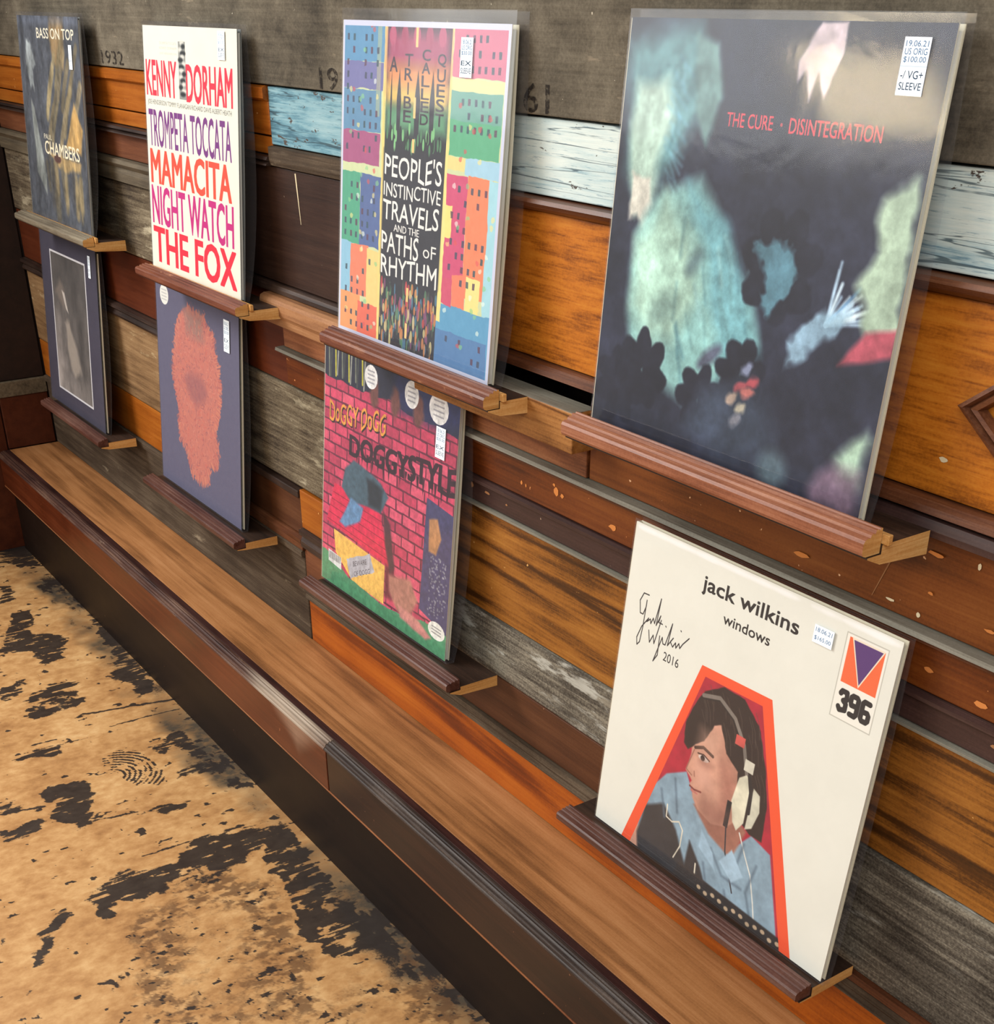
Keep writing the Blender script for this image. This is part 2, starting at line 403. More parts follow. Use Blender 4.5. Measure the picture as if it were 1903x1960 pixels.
RING = [(-1.164, -0.292), (-1.18, -0.242), (-1.122, -0.218), (-1.045, -0.222), (-1.025, -0.234), (-1.055, -0.27), (-1.135, -0.293)]


def vnoise(X, Y, seed):
    """smooth value noise of two coordinate arrays"""
    r = np.random.RandomState(int(seed) % 99991).rand(64, 64)
    xi, yi = np.floor(X).astype(int), np.floor(Y).astype(int)
    fx, fy = X - xi, Y - yi
    fx, fy = fx * fx * (3 - 2 * fx), fy * fy * (3 - 2 * fy)
    a, b = r[xi % 64, yi % 64], r[(xi + 1) % 64, yi % 64]
    c, d = r[xi % 64, (yi + 1) % 64], r[(xi + 1) % 64, (yi + 1) % 64]
    return (a * (1 - fx) + b * fx) * (1 - fy) + (c * (1 - fx) + d * fx) * fy


def fbm(X, Y, seed, octaves=4, gain=0.55):
    s, a, t = 0, 1.0, 0
    for i in range(octaves):
        s = s + a * vnoise(X * 2 ** i + 7.3 * i, Y * 2 ** i + 3.1 * i, seed + i)
        t += a
        a *= gain
    return s / t


def poly_sd(X, Y, pts):
    """signed distance to a polygon, negative inside"""
    d = np.full(X.shape, 1e9, np.float64)
    inside = np.zeros(X.shape, bool)
    n = len(pts)
    for i in range(n):
        ax, ay = pts[i]
        bx, by = pts[(i + 1) % n]
        ex, ey = bx - ax, by - ay
        L = ex * ex + ey * ey + 1e-12
        t = np.clip(((X - ax) * ex + (Y - ay) * ey) / L, 0, 1)
        d = np.minimum(d, (X - ax - t * ex) ** 2 + (Y - ay - t * ey) ** 2)
        if abs(ey) > 1e-12:
            c = ((ay > Y) != (by > Y)) & (X < (Y - ay) / ey * ex + ax)
            inside ^= c
    d = np.sqrt(d)
    return np.where(inside, -d, d)


def seg_d(X, Y, a, b):
    ex, ey = b[0] - a[0], b[1] - a[1]
    t = np.clip(((X - a[0]) * ex + (Y - a[1]) * ey) / (ex * ex + ey * ey + 1e-12), 0, 1)
    return np.hypot(X - a[0] - t * ex, Y - a[1] - t * ey)


def build_floor():
    st = 0.0024
    xs = np.arange(-2.175, 0.10, st)
    ys = np.arange(-0.80, -0.098, st)
    X, Y = np.meshgrid(xs, ys, indexing='ij')
    wx = X + (fbm(X * 60, Y * 60, 3) - 0.5) * 0.020 + (fbm(X * 200, Y * 200, 9) - 0.5) * 0.008
    wy = Y + (fbm(X * 60, Y * 60, 5) - 0.5) * 0.030 + (fbm(X * 200, Y * 200, 8) - 0.5) * 0.008
    ink_ = np.zeros(X.shape)
    for pl in PAINT:
        ink_ = np.maximum(ink_, np.clip(0.5 - poly_sd(wx, wy, pl) / 0.006, 0, 1))
    # saw marks and gaps inside the patches
    streak = fbm(X * 150, Y * 26, 21, 3)
    blot = fbm(X * 28, Y * 28, 31, 4)
    saw = fbm(X * 420, Y * 60, 23, 2)
    ink_ = ink_ * np.clip((0.77 - blot) * 7, 0.1, 1) * np.clip((0.73 - streak) * 7, 0.3, 1) * np.clip((0.80 - saw * 0.6) * 2.4, 0.4, 1)
    halo = np.zeros(X.shape)
    for pl in PAINT:
        halo = np.maximum(halo, np.clip(0.5 - poly_sd(wx, wy, pl) / 0.03, 0, 1))
    ink_ = np.maximum(ink_, halo * np.clip((fbm(X * 170, Y * 60, 25, 4) - 0.47) * 6, 0, 0.75))
    ring = np.clip(0.5 - poly_sd(wx, wy, RING) / 0.004, 0, 1)
    rr = np.hypot(X + 1.10, (Y + 0.30) * 0.9)
    ring = ring * (np.sin(rr * 2 * math.pi / 0.0075) > -0.15) * (fbm(X * 90, Y * 90, 44) > 0.34)
    ink_ = np.maximum(ink_, ring * 0.9)
    for a, b, w in LINES:
        ww = w * 0.0011 * (0.35 + 1.3 * fbm(X * 120, Y * 120, 61, 2))
        ink_ = np.maximum(ink_, np.clip(1.2 - seg_d(wx * 0.35 + X * 0.65, wy * 0.35 + Y * 0.65, a, b) / np.maximum(ww, 1e-4) * 0.8, 0, 1) * (0.9 if w > 1.5 else 0.5))
    # small scattered flecks
    fl = fbm(X * 70, Y * 45, 77, 4)
    ink_ = np.maximum(ink_, np.clip((fl - 0.735) * 40, 0, 0.8))
    stain = np.zeros(X.shape)
    for pl in STAIN:
        stain = np.maximum(stain, np.clip(0.5 - poly_sd(wx, wy, pl) / 0.035, 0, 1))
    sb = fbm(X * 95, Y * 70, 91, 5, 0.75)
    stain = stain * np.clip((sb - 0.30) * 3.6, 0, 1) * np.clip((fbm(X * 9, Y * 9, 93, 3) - 0.2) * 3, 0.35, 1)
    ink_ = np.maximum(ink_, (stain > 0.5) * np.clip((fbm(X * 110, Y * 110, 95, 4) - 0.63) * 14, 0, 0.75))
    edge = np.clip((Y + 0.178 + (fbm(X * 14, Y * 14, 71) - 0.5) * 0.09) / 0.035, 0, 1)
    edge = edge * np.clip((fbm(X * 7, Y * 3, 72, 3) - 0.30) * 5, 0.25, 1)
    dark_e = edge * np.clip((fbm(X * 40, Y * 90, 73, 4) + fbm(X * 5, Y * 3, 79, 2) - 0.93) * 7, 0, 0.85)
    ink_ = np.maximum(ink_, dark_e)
    nx, ny = X.shape
    V = np.stack([X, Y, np.zeros_like(X)], -1).reshape(-1, 3)
    me = bpy.data.meshes.new('floor')
    i = np.arange((nx - 1) * (ny - 1))
    a = (i // (ny - 1)) * ny + i % (ny - 1)
    F = np.stack([a, a + ny, a + ny + 1, a + 1], -1)
    # outer apron of floor reaching under the room in front
    x0, x1, y0, y1 = xs[0], xs[-1], ys[0], ys[-1]
    base = len(V)
    extra = np.array([(x0, y0, 0), (x1, y0, 0), (x1, y1, 0), (x0, -3.6, 0), (x1, -3.6, 0), (3.0, -3.6, 0), (3.0, y0, 0), (3.0, y1, 0)])
    V = np.vstack([V, extra])
    E_ = np.array([(base + 3, base + 4, base + 1, base), (base + 4, base + 5, base + 6, base + 1), (base + 1, base + 6, base + 7, base + 2)])
    F = np.vstack([F, E_])
    me.vertices.add(len(V))
    me.vertices.foreach_set('co', V.astype(np.float32).ravel())
    me.loops.add(len(F) * 4)
    me.loops.foreach_set('vertex_index', F.astype(np.int32).ravel())
    me.polygons.add(len(F))
    me.polygons.foreach_set('loop_start', np.arange(len(F), dtype=np.int32) * 4)
    me.update(calc_edges=True)
    at = me.color_attributes.new('wear', 'FLOAT_COLOR', 'POINT')
    C = np.zeros((len(V), 4), np.float32)
    C[:base, 0] = ink_.ravel()
    C[:base, 1] = stain.ravel()
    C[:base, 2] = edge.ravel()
    C[:, 3] = 1
    at.data.foreach_set('color', C.ravel())
    k = NT('worn_screed')
    co = k.n('ShaderNodeTexCoord').outputs['Object']
    att = k.n('ShaderNodeAttribute')
    att.attribute_name = 'wear'
    sep = k.n('ShaderNodeSeparateColor')
    k.t.links.new(att.outputs['Color'], sep.inputs[0])
    n1 = k.noise(co, 9, 5, 0.6)
    n2 = k.noise(k.mapping(co, (60, 40, 40)), 1.0, 5, 0.65)
    n3 = k.noise(co, 260, 3, 0.7)
    f = k.math('ADD', k.math('MULTIPLY', n1, 0.5), k.math('MULTIPLY', n2, 0.5))
    col = k.ramp(f, [(0.30, lin((138, 94, 54))), (0.47, lin((178, 132, 82))), (0.57, lin((196, 152, 100))), (0.70, lin((214, 176, 124)))])
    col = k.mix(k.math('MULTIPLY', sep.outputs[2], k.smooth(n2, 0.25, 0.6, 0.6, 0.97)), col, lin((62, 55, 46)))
    sm = k.smooth(k.math('ADD', sep.outputs[1], k.math('MULTIPLY', k.math('SUBTRACT', n3, 0.5), 0.7)), 0.2, 0.95, 0, 0.78)
    col = k.mix(sm, col, lin((92, 62, 38)))
    im = k.smooth(k.math('ADD', sep.outputs[0], k.math('MULTIPLY', k.math('SUBTRACT', n3, 0.5), 0.9)), 0.28, 0.72, 0, 0.97)
    inkc = k.mix(n2, lin((24, 20, 20)), lin((52, 42, 36)))
    col = k.mix(im, col, inkc)
    k.finish(col, k.math('ADD', 0.38, k.math('MULTIPLY', n2, 0.25)), n3, 0.05, 0.4, 0.001)
    o = link('floor', me, [k.m], kind='structure')
    return o


build_floor()

# ------------------------------------------------------------------ the planked wall
wall = link('wall_back', box_mesh(-2.25, 1.3, 0.030, 0.06, -0.02, 1.75), [M['black_gap']], kind='structure')
wall['label'] = 'wall clad in mismatched reclaimed boards, painted, varnished and raw'


def plank(name, m, x0, x1, z0, z1, y=0.0, thick=None, bevel=0.0012, label=None):
    g = 0.0006
    return link(name, box_mesh(x0 + g, x1 - g, y, 0.0296, z0 + g, z1 - g, bevel), [M[m]], wall, label=label)


def strip(name, prof, m, x0, x1, label=None):
    """moulding: outline given as (proud, z) pairs, proud = how far it stands out of the boards"""
    pts = [(-p, z) for p, z in prof]
    zs = [z for _, z in prof]
    out = [(0.0295, zs[0])] + pts + [(0.0295, zs[-1])]
    return link(name, extrude_x(out, x0, x1, 0), [M[m]], wall, label=label)


XR = 1.2
XL = -2.168
# top grey boards with stencilled years
plank('plank', 'grey_top', XL, XR, 0.9935, 1.252, -0.004, label='wide weathered grey board with stencilled years')
plank('plank', 'grey_top', XL, XR, 1.254, 1.74, -0.002)
# left column, behind the two leftmost records
strip('moulding', [(0.001, 0.9925), (0.006, 0.990), (0.006, 0.978), (0.001, 0.975)], 'orange', XL, -0.930)
plank('plank', 'orange', XL, -0.930, 0.9355, 0.9755, 0.001, label='orange varnished board')
plank('plank', 'orange', XL, -0.930, 0.9130, 0.9345, 0.002)
strip('moulding', [(0.000, 0.9125), (0.007, 0.9115), (0.009, 0.908), (0.004, 0.9055), (0.009, 0.9035), (0.010, 0.9015), (0.000, 0.9010)], 'dark_moulding', XL, -0.930)
plank('plank', 'red_brown', XL, -1.13, 0.8635, 0.9005, 0.001)
strip('moulding', [(0.000, 0.8630), (0.007, 0.862), (0.009, 0.856), (0.004, 0.849), (0.006, 0.842), (0.006, 0.829), (0.000, 0.828)], 'side_trim', XL, -1.13, label='pale grey moulding')
plank('plank', 'grey_rough', XL, -1.13, 0.7145, 0.8275, 0.000, bevel=0.002)
plank('plank', 'dark_red', XL, -1.131, 0.6195, 0.7140, 0.002)
plank('plank', 'dark_red', -1.13, -0.944, 0.6195, 0.7430, 0.003)
strip('moulding', [(0.000, 0.6190), (0.008, 0.6175), (0.009, 0.612), (0.003, 0.607), (0.007, 0.601), (0.006, 0.5975), (0.000, 0.597)], 'dark_moulding', XL, -1.296)
plank('plank', 'tan', XL, -1.296, 0.4540, 0.5965, 0.001, bevel=0.002)
plank('plank', 'orange', XL, -1.213, 0.3765, 0.4535, 0.002)
strip('moulding', [(0.000, 0.3760), (0.004, 0.374), (0.004, 0.3655), (0.000, 0.365)], 'grey_brown', XL, -0.936)
plank('plank', 'grey_brown', XL, -0.936, 0.2280, 0.3645, 0.001, bevel=0.002)
# middle column
plank('plank', 'blue_left', -0.930, -0.548, 0.9255, 0.9925, 0.001, label='board with worn sky-blue paint')
strip('moulding', [(0.000, 0.9245), (0.005, 0.9235), (0.005, 0.908), (0.003, 0.902), (0.000, 0.901)], 'grey_brown', -0.930, -0.548)
plank('plank', 'dark_brown', -1.13, -0.548, 0.7555, 0.9005, 0.002, label='smooth dark brown board with a long scratch')
strip('moulding', [(0.000, 0.7550), (0.006, 0.754), (0.008, 0.750), (0.008, 0.745), (0.000, 0.744)], 'dark_moulding', -1.13, -0.548)
strip('moulding', [(0.000, 0.7435), (0.015, 0.7435), (0.0205, 0.741), (0.022, 0.736), (0.022, 0.722), (0.019, 0.717), (0.017, 0.7065), (0.000, 0.706)], 'pale_strip', -0.960, -0.60, label='pale wooden strip with a rounded end')
plank('plank', 'pink_block', -0.943, -0.268, 0.6720, 0.7055, 0.000)
strip('moulding', [(0.000, 0.6715), (0.009, 0.671), (0.010, 0.667), (0.000, 0.6655)], 'metal_strip', -0.952, XR, label='thin dusty grey strip')
plank('plank', 'orange_brown', -0.943, XR, 0.6210, 0.6650, 0.001)
strip('moulding', [(0.000, 0.6648), (0.004, 0.664), (0.004, 0.6615), (0.000, 0.660)], 'moulding_brown', -0.943, XR)
plank('plank', 'grey_rough', -1.296, -0.673, 0.4745, 0.6190, 0.000, bevel=0.003, label='rough grey board with sawn grain')
plank('plank', 'dark_moulding', -1.40, -0.931, 0.4580, 0.4700, -0.004)
plank('plank', 'warm_brown', -1.40, -0.931, 0.3970, 0.4575, 0.003)
strip('moulding', [(0.000, 0.3965), (0.006, 0.395), (0.006, 0.390), (0.003, 0.388), (0.004, 0.378), (0.000, 0.377)], 'moulding_brown', -1.213, -0.931)
plank('plank', 'orange', -0.930, -0.673, 0.4140, 0.4730, -0.002)
strip('moulding', [(0.000, 0.4135), (0.008, 0.412), (0.008, 0.405), (0.003, 0.401), (0.006, 0.394), (0.006, 0.3855), (0.000, 0.385)], 'dark_moulding', -0.930, -0.673)
plank('plank', 'red_brown', -0.935, -0.673, 0.3100, 0.3845, 0.001)
# right column
plank('plank', 'blue_right', -0.548, XR, 0.9255, 0.9925, 0.001, label='board with chipped pale blue paint')
strip('moulding', [(0.000, 0.9245), (0.009, 0.9235), (0.011, 0.920), (0.008, 0.916), (0.003, 0.9125), (0.000, 0.912)], 'moulding_brown', -0.548, XR)
plank('plank', 'orange_panel', -0.548, XR, 0.7725, 0.9115, 0.003, label='wide orange-brown panel')
strip('moulding', [(0.000, 0.7720), (0.005, 0.7715), (0.009, 0.768), (0.010, 0.763), (0.006, 0.7610), (0.000, 0.7605)], 'moulding_brown', -0.548, XR)
bme = box_mesh(-0.545, -0.253, -0.031, -0.0005, 0.7065, 0.7465, 0.0012)
link('block', bme, [M['raw_block'], M['metal_strip']], wall, label='thick pale block with a dusty top, below the dark gap')
for p_ in bme.polygons:
    p_.material_index = 1 if p_.normal.z > 0.8 else 0
strip('moulding', [(0.000, 0.7600), (0.008, 0.759), (0.010, 0.752), (0.010, 0.747), (0.000, 0.7455)], 'purple_brown', -0.252, XR)
plank('plank', 'orange_brown_b', -0.267, XR, 0.6720, 0.7450, 0.002)
plank('plank', 'purple_brown', -0.66, XR, 0.5905, 0.6150, 0.000)
strip('moulding', [(0.000, 0.6205), (0.005, 0.619), (0.005, 0.6155), (0.000, 0.615)], 'purple_brown', -0.66, XR)
strip('moulding', [(0.000, 0.5900), (0.004, 0.5895), (0.004, 0.5870), (0.000, 0.5865)], 'metal_strip', -0.66, XR, label='thin pale batten')
plank('plank', 'ochre_wide', -0.672, XR, 0.4575, 0.5860, 0.002, label='wide ochre board with dark grain lines')
plank('plank', 'grey_slate', -0.672, -0.050, 0.3845, 0.4565, -0.001)
plank('plank', 'grey_slate', -0.050, XR, 0.3300, 0.4565, -0.001, label='wide slate-grey board with pale grain')
plank('plank', 'warm_brown', -0.672, -0.050, 0.3200, 0.3840, 0.000)
strip('moulding', [(0.000, 0.3195), (0.004, 0.319), (0.005, 0.312), (0.002, 0.308), (0.004, 0.301), (0.000, 0.300)], 'grey_brown', -0.935, XR)
strip('moulding', [(0.000, 0.3297), (0.005, 0.329), (0.005, 0.3205), (0.000, 0.320)], 'moulding_brown', -0.050, XR)
plank('plank', 'orange_low', -0.935, XR, 0.2280, 0.2995, 0.002, label='bright orange board just above the bench')


# mitred diamond on the orange panel, cut by the picture edge
def diamond(cx, cz, w, h, rail):
    pts = [(-w, 0), (0, h), (w, 0), (0, -h)]
    for i in range(4):
        a, b = pts[i], pts[(i + 1) % 4]
        rings = []
        for s, p in ((1.0, 0.001), (0.985, 0.009), (0.94, 0.011), (0.91, 0.006), (0.88, 0.010), (0.84, 0.009), (0.82, 0.001)):
            k_ = s if rail is None else 1 - (1 - s) * rail
            rings.append((k_, p))
        v, f = [], []
        for s, p in rings:
            v.append((cx + a[0] * s, 0.003 - p, cz + a[1] * s))
            v.append((cx + b[0] * s, 0.003 - p, cz + b[1] * s))
        for j in range(len(rings) - 1):
            f.append((2 * j, 2 * j + 1, 2 * j + 3, 2 * j + 2))
        link('diamond_moulding', mesh(v, f), [M['moulding_brown']], wall)


diamond(0.262, 0.843, 0.115, 0.088, 1.0)

# scratches seen on the boards (bare wood showing)
def scratch(p0, p1, w, y, c):
    d = Vector((p1[0] - p0[0], p1[1] - p0[1]))
    n = Vector((-d.y, d.x)).normalized() * w / 2
    me = mesh([(p0[0] - n.x, y, p0[1] - n.y), (p0[0] + n.x, y, p0[1] + n.y), (p1[0] + n.x * 0.3, y, p1[1] + n.y * 0.3), (p1[0] - n.x * 0.3, y, p1[1] - n.y * 0.3)], [(0, 1, 2, 3)])
    return link('scratch', me, [c], wall)


M['bare_wood'] = plain('bare_wood_scratch', (206, 190, 156))
M['bare_dull'] = plain('dull_scratch', (150, 104, 66))
scratch((-0.8715, 0.897), (-0.8655, 0.838), 0.0034, 0.0016, M['bare_wood'])
scratch((0.110, 0.716), (0.096, 0.679), 0.0016, 0.0016, M['bare_dull'])


M['chip_pale'] = plain('chipped_varnish', (196, 124, 66), 0.8, 0.1)


def chip(x, z, w, h, y=-0.0002, c='chip_pale'):
    rr = random.Random(int(abs(x * 9973) + abs(z * 7919)))
    n = 9
    pts = [(0, 0)] + [(w / 2 * math.cos(i * 6.283 / n) * (0.6 + 0.5 * rr.random()), h / 2 * math.sin(i * 6.283 / n) * (0.6 + 0.5 * rr.random())) for i in range(n)]
    me = mesh([(x + a, y, z + b) for a, b in pts], [(0, 1 + i, 1 + (i + 1) % n) for i in range(n)])
    return link('chip', me, [M[c]], wall)


for q in ((-0.318, 0.6445, 0.010, 0.010), (-0.308, 0.643, 0.007, 0.006), (-0.322, 0.651, 0.005, 0.004), (-0.225, 0.635, 0.013, 0.007), (-0.380, 0.637, 0.004, 0.005), (-0.372, 0.636, 0.003, 0.004),
          (0.149, 0.731, 0.022, 0.004), (0.100, 0.712, 0.008, 0.005), (0.150, 0.700, 0.006, 0.003), (0.205, 0.690, 0.012, 0.003), (0.02, 0.688, 0.018, 0.005), (0.16, 0.640, 0.010, 0.005), (0.21, 0.632, 0.014, 0.006)):
    chip(*q, y=0.0006)
for q in ((0.186, 0.734, 0.004, 0.006), (0.142, 0.679, 0.004, 0.005), (0.114, 0.682, 0.010, 0.003)):
    chip(*q, y=0.0014, c='bare_wood')
for q in ((-0.407, 0.604, 0.004, 0.003), (-0.445, 0.607, 0.012, 0.004), (-0.475, 0.608, 0.006, 0.008), (0.229, 0.605, 0.007, 0.003)):
    chip(*q, y=-0.0004, c='bare_dull')
chip(0.139, 0.800, 0.008, 0.005, y=0.0026, c='bare_wood')
# ------------------------------------------------------------------ lettering
_text_cache = {}


def text_tris(s, bold=0.0):
    """outline text as flat triangles, normalised to 0..1 in both directions"""
    key = (s, bold)
    if key in _text_cache:
        return _text_cache[key]
    cu = bpy.data.curves.new('t', 'FONT')
    cu.body = s
    cu.offset = bold
    cu.resolution_u = 3
    o = bpy.data.objects.new('t', cu)
    COL.objects.link(o)
    dg = bpy.context.evaluated_depsgraph_get()
    ev = o.evaluated_get(dg)
    me = ev.to_mesh()
    me.calc_loop_triangles()
    V = np.array([v.co[:2] for v in me.vertices])
    T = np.array([t.vertices[:] for t in me.loop_triangles])
    ev.to_mesh_clear()
    bpy.data.objects.remove(o)
    bpy.data.curves.remove(cu)
    lo, hi = V.min(0), V.max(0)
    V = (V - lo) / (hi - lo)
    _text_cache[key] = (V, T)
    return V, T


def stencil(s, x0, x1, z0, z1, y):
    V, T = text_tris(s, 0.01)
    me = mesh([(x0 + (x1 - x0) * v[0], y, z0 + (z1 - z0) * v[1]) for v in V], [tuple(int(q) for q in t) for t in T])
    return link('stencilled_number', me, [M['stencil_ink']], wall)


stencil('19', -0.778, -0.733, 0.9955, 1.0185, -0.0044)
stencil('61', -0.374, -0.334, 0.9955, 1.0200, -0.0044)
stencil('1932', -1.505, -1.410, 0.9975, 1.0165, -0.0044)

# ------------------------------------------------------------------ the side wall on the left
side = link('wall_left', box_mesh(-2.25, -2.180, -0.75, 0.03, -0.02, 1.75), [M['side_dark']], kind='structure')
side['label'] = 'dark panelled side wall meeting the plank wall'


def sp(name, m, y0, y1, z0, z1, t, label=None):
    return link(name, box_mesh(-2.1795, -2.180 + t, y0, y1, z0, z1, 0.0015), [M[m]], side, label=label)


sp('panel', 'side_dark', -0.62, -0.001, 0.374, 1.2, 0.008)
sp('rail', 'side_trim', -0.745, -0.001, 0.341, 0.373, 0.016, 'pale dusty rail')
sp('panel', 'side_red', -0.104, -0.001, 0.2285, 0.340, 0.010)
sp('panel', 'side_red', -0.62, -0.106, 0.003, 0.340, 0.007)

# ------------------------------------------------------------------ the bench
bench = empty('bench', (-0.5, -0.06, 0), 'long low wooden bench running along the foot of the plank wall', 'bench')


def bp(name, me, mats, label=None):
    o = link(name, me, mats, bench, label=label)
    o.location = (0.5, 0.06, 0)
    return o


bp('seat_board', box_mesh(-2.168, 1.2, -0.1040, 0.026, 0.2050, 0.2278, 0.0008), [M['bench_top']])
nose = [(-0.1155, 0.2160), (-0.1155, 0.2280), (-0.1190, 0.2282), (-0.1200, 0.2266), (-0.1212, 0.2268), (-0.1225, 0.2276), (-0.1240, 0.2262), (-0.1248, 0.2246), (-0.1256, 0.2252),
        (-0.1275, 0.2250), (-0.1286, 0.2232), (-0.1290, 0.2212), (-0.1300, 0.2214), (-0.1312, 0.2200), (-0.1318, 0.2180), (-0.1306, 0.2162)]
bp('edge_batten', box_mesh(-2.168, 1.2, -0.1150, -0.1045, 0.2050, 0.2282, 0.0006), [M['batten_dark']], 'dark stained batten behind the grooved edge')
bp('edge_moulding', extrude_x(nose, -2.168, -0.646, 0), [M['nosing_left']], 'grooved edge moulding, worn, with pale painted glare near the joint')
bp('edge_moulding', extrude_x(nose, -0.6445, 1.2, 0), [M['nosing_right']], 'grooved dark edge moulding')
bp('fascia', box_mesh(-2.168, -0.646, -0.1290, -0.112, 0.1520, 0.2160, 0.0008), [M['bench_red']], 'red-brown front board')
bp('fascia', box_mesh(-0.6445, 1.2, -0.1285, -0.112, 0.1520, 0.2160, 0.0008), [M['bench_dark']], 'dark brown front board')
bp('edge_strip', box_mesh(-2.168, 1.2, -0.1294, -0.113, 0.1498, 0.1518, 0.0005), [M['thin_edge']])
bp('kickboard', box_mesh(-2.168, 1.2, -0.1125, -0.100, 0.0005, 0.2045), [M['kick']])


# ------------------------------------------------------------------ cover printing (flat print, painted into a picture made here)
class Canvas:
    def __init__(self, n, bg):
        self.n = n
        self.a = np.zeros((n, n, 3), np.float64) + np.array(bg) / 255.0
        c = (np.arange(n) + 0.5) / n
        self.U, self.V = np.meshgrid(c, c)          # row = v (downwards), column = u

    def win(self, u0, v0, u1, v1):
        n = self.n
        return slice(max(0, int(v0 * n)), min(n, int(v1 * n) + 2)), slice(max(0, int(u0 * n)), min(n, int(u1 * n) + 2))

    def blend(self, s, m, c):
        c = np.array(c) / 255.0
        self.a[s] = self.a[s] * (1 - m[..., None]) + c * m[..., None]

    def poly(self, pts, c, soft=0.0, warp=0.0, wf=8.0, seed=1, alpha=1.0, grain=0.0):
        p = np.array(pts)
        pad = soft + warp + 0.01
        s = self.win(p[:, 0].min() - pad, p[:, 1].min() - pad, p[:, 0].max() + pad, p[:, 1].max() + pad)
        U, V = self.U[s], self.V[s]
        if U.size == 0:
            return
        if warp:
            U2 = U + (fbm(U * wf, V * wf, seed, 3) - 0.5) * 2 * warp
            V2 = V + (fbm(U * wf + 9, V * wf + 5, seed + 9, 3) - 0.5) * 2 * warp
        else:
            U2, V2 = U, V
        m = np.clip(0.5 - poly_sd(U2, V2, pts) / max(soft, 1.0 / self.n), 0, 1) * alpha
        if grain:
            m = m * np.clip(1 - grain + grain * 2 * fbm(U * 40, V * 40, seed + 3, 4), 0, 1)
        self.blend(s, m, c)

    def rect(self, u0, v0, u1, v1, c, **k):
        self.poly([(u0, v0), (u1, v0), (u1, v1), (u0, v1)], c, **k)

    def oval(self, cu, cv, ru, rv, c, rot=0.0, n=18, **k):
        self.poly([(cu + ru * math.cos(t) * math.cos(rot) - rv * math.sin(t) * math.sin(rot), cv + ru * math.cos(t) * math.sin(rot) + rv * math.sin(t) * math.cos(rot)) for t in [2 * math.pi * i / n for i in range(n)]], c, **k)

    def stroke(self, pts, w, c, alpha=1.0, soft=0.0):
        p = np.array(pts)
        s = self.win(p[:, 0].min() - w - 0.01, p[:, 1].min() - w - 0.01, p[:, 0].max() + w + 0.01, p[:, 1].max() + w + 0.01)
        U, V = self.U[s], self.V[s]
        if U.size == 0:
            return
        d = np.full(U.shape, 9.0)
        for a, b in zip(pts[:-1], pts[1:]):
            d = np.minimum(d, seg_d(U, V, a, b))
        self.blend(s, np.clip(0.5 - (d - w / 2) / max(soft, 1.0 / self.n), 0, 1) * alpha, c)

    def text(self, s, quad, c, bold=0.0, jitter=0.0, alpha=1.0, seed=5):
        """letters mapped into a quad TL, TR, BR, BL"""
        V, T = text_tris(s, 0.0)
        tl, tr, br, bl = [np.array(q) for q in quad]
        x, y = V[:, 0:1], 1 - V[:, 1:2]
        P = (tl * (1 - x) + tr * x) * (1 - y) + (bl * (1 - x) + br * x) * y
        if jitter:
            h = (vnoise(V[:, 0] * 1.4 * len(s), V[:, 0] * 0, seed) - 0.5) * 2 * jitter
            P[:, 1] += h * (bl[1] - tl[1])
        SS = 2
        n = self.n * SS
        P = P * n
        lo = np.floor(P.min(0)).astype(int) - 16
        hi = np.ceil(P.max(0)).astype(int) + 17
        lo -= lo % SS
        hi += (-(hi - lo)) % SS
        m = np.zeros((hi[1] - lo[1], hi[0] - lo[0]), bool)
        Q = P - lo
        for t in T:
            a, b, d = Q[t[0]], Q[t[1]], Q[t[2]]
            x0, x1 = int(min(a[0], b[0], d[0])), int(max(a[0], b[0], d[0])) + 1
            y0, y1 = int(min(a[1], b[1], d[1])), int(max(a[1], b[1], d[1])) + 1
            X, Y = np.meshgrid(np.arange(x0, x1 + 1) + 0.5, np.arange(y0, y1 + 1) + 0.5)
            e0 = (b[0] - a[0]) * (Y - a[1]) - (b[1] - a[1]) * (X - a[0])
            e1 = (d[0] - b[0]) * (Y - b[1]) - (d[1] - b[1]) * (X - b[0])
            e2 = (a[0] - d[0]) * (Y - d[1]) - (a[1] - d[1]) * (X - d[0])
            ins = ((e0 >= 0) & (e1 >= 0) & (e2 >= 0)) | ((e0 <= 0) & (e1 <= 0) & (e2 <= 0))
            sub = m[y0:y1 + 1, x0:x1 + 1]
            sub |= ins[:sub.shape[0], :sub.shape[1]]
        hpx = abs(bl[1] - tl[1]) * n
        wpx = abs(tr[0] - tl[0]) * n / max(1, len(s)) * 1.3
        for ax, kk in ((1, int(round(bold * min(wpx, hpx * 1.2) * 1.1))), (0, int(round(bold * hpx * 0.6)))):
            acc = m.copy()
            for d_ in range(1, kk + 1):
                acc |= np.roll(m, d_, ax) | np.roll(m, -d_, ax)
            m = acc
        mm = m.reshape(m.shape[0] // SS, SS, m.shape[1] // SS, SS).mean((1, 3)) * alpha
        r0, c0 = lo[1] // SS, lo[0] // SS
        r1, c1 = r0 + mm.shape[0], c0 + mm.shape[1]
        a0, b0 = max(0, -r0), max(0, -c0)
        r0, c0, r1, c1 = max(r0, 0), max(c0, 0), min(r1, self.n), min(c1, self.n)
        if r1 > r0 and c1 > c0:
            self.blend((slice(r0, r1), slice(c0, c1)), mm[a0:a0 + r1 - r0, b0:b0 + c1 - c0], c)

    def btext(self, s, u0, v0, u1, v1, c, **k):
        self.text(s, ((u0, v0), (u1, v0), (u1, v1), (u0, v1)), c, **k)

    def noise(self, amp, f=30.0, seed=2, fv=None):
        n = fbm(self.U * f, self.V * (fv or f), seed, 4, 0.65) - 0.5
        self.a = np.clip(self.a + n[..., None] * amp, 0, 1)

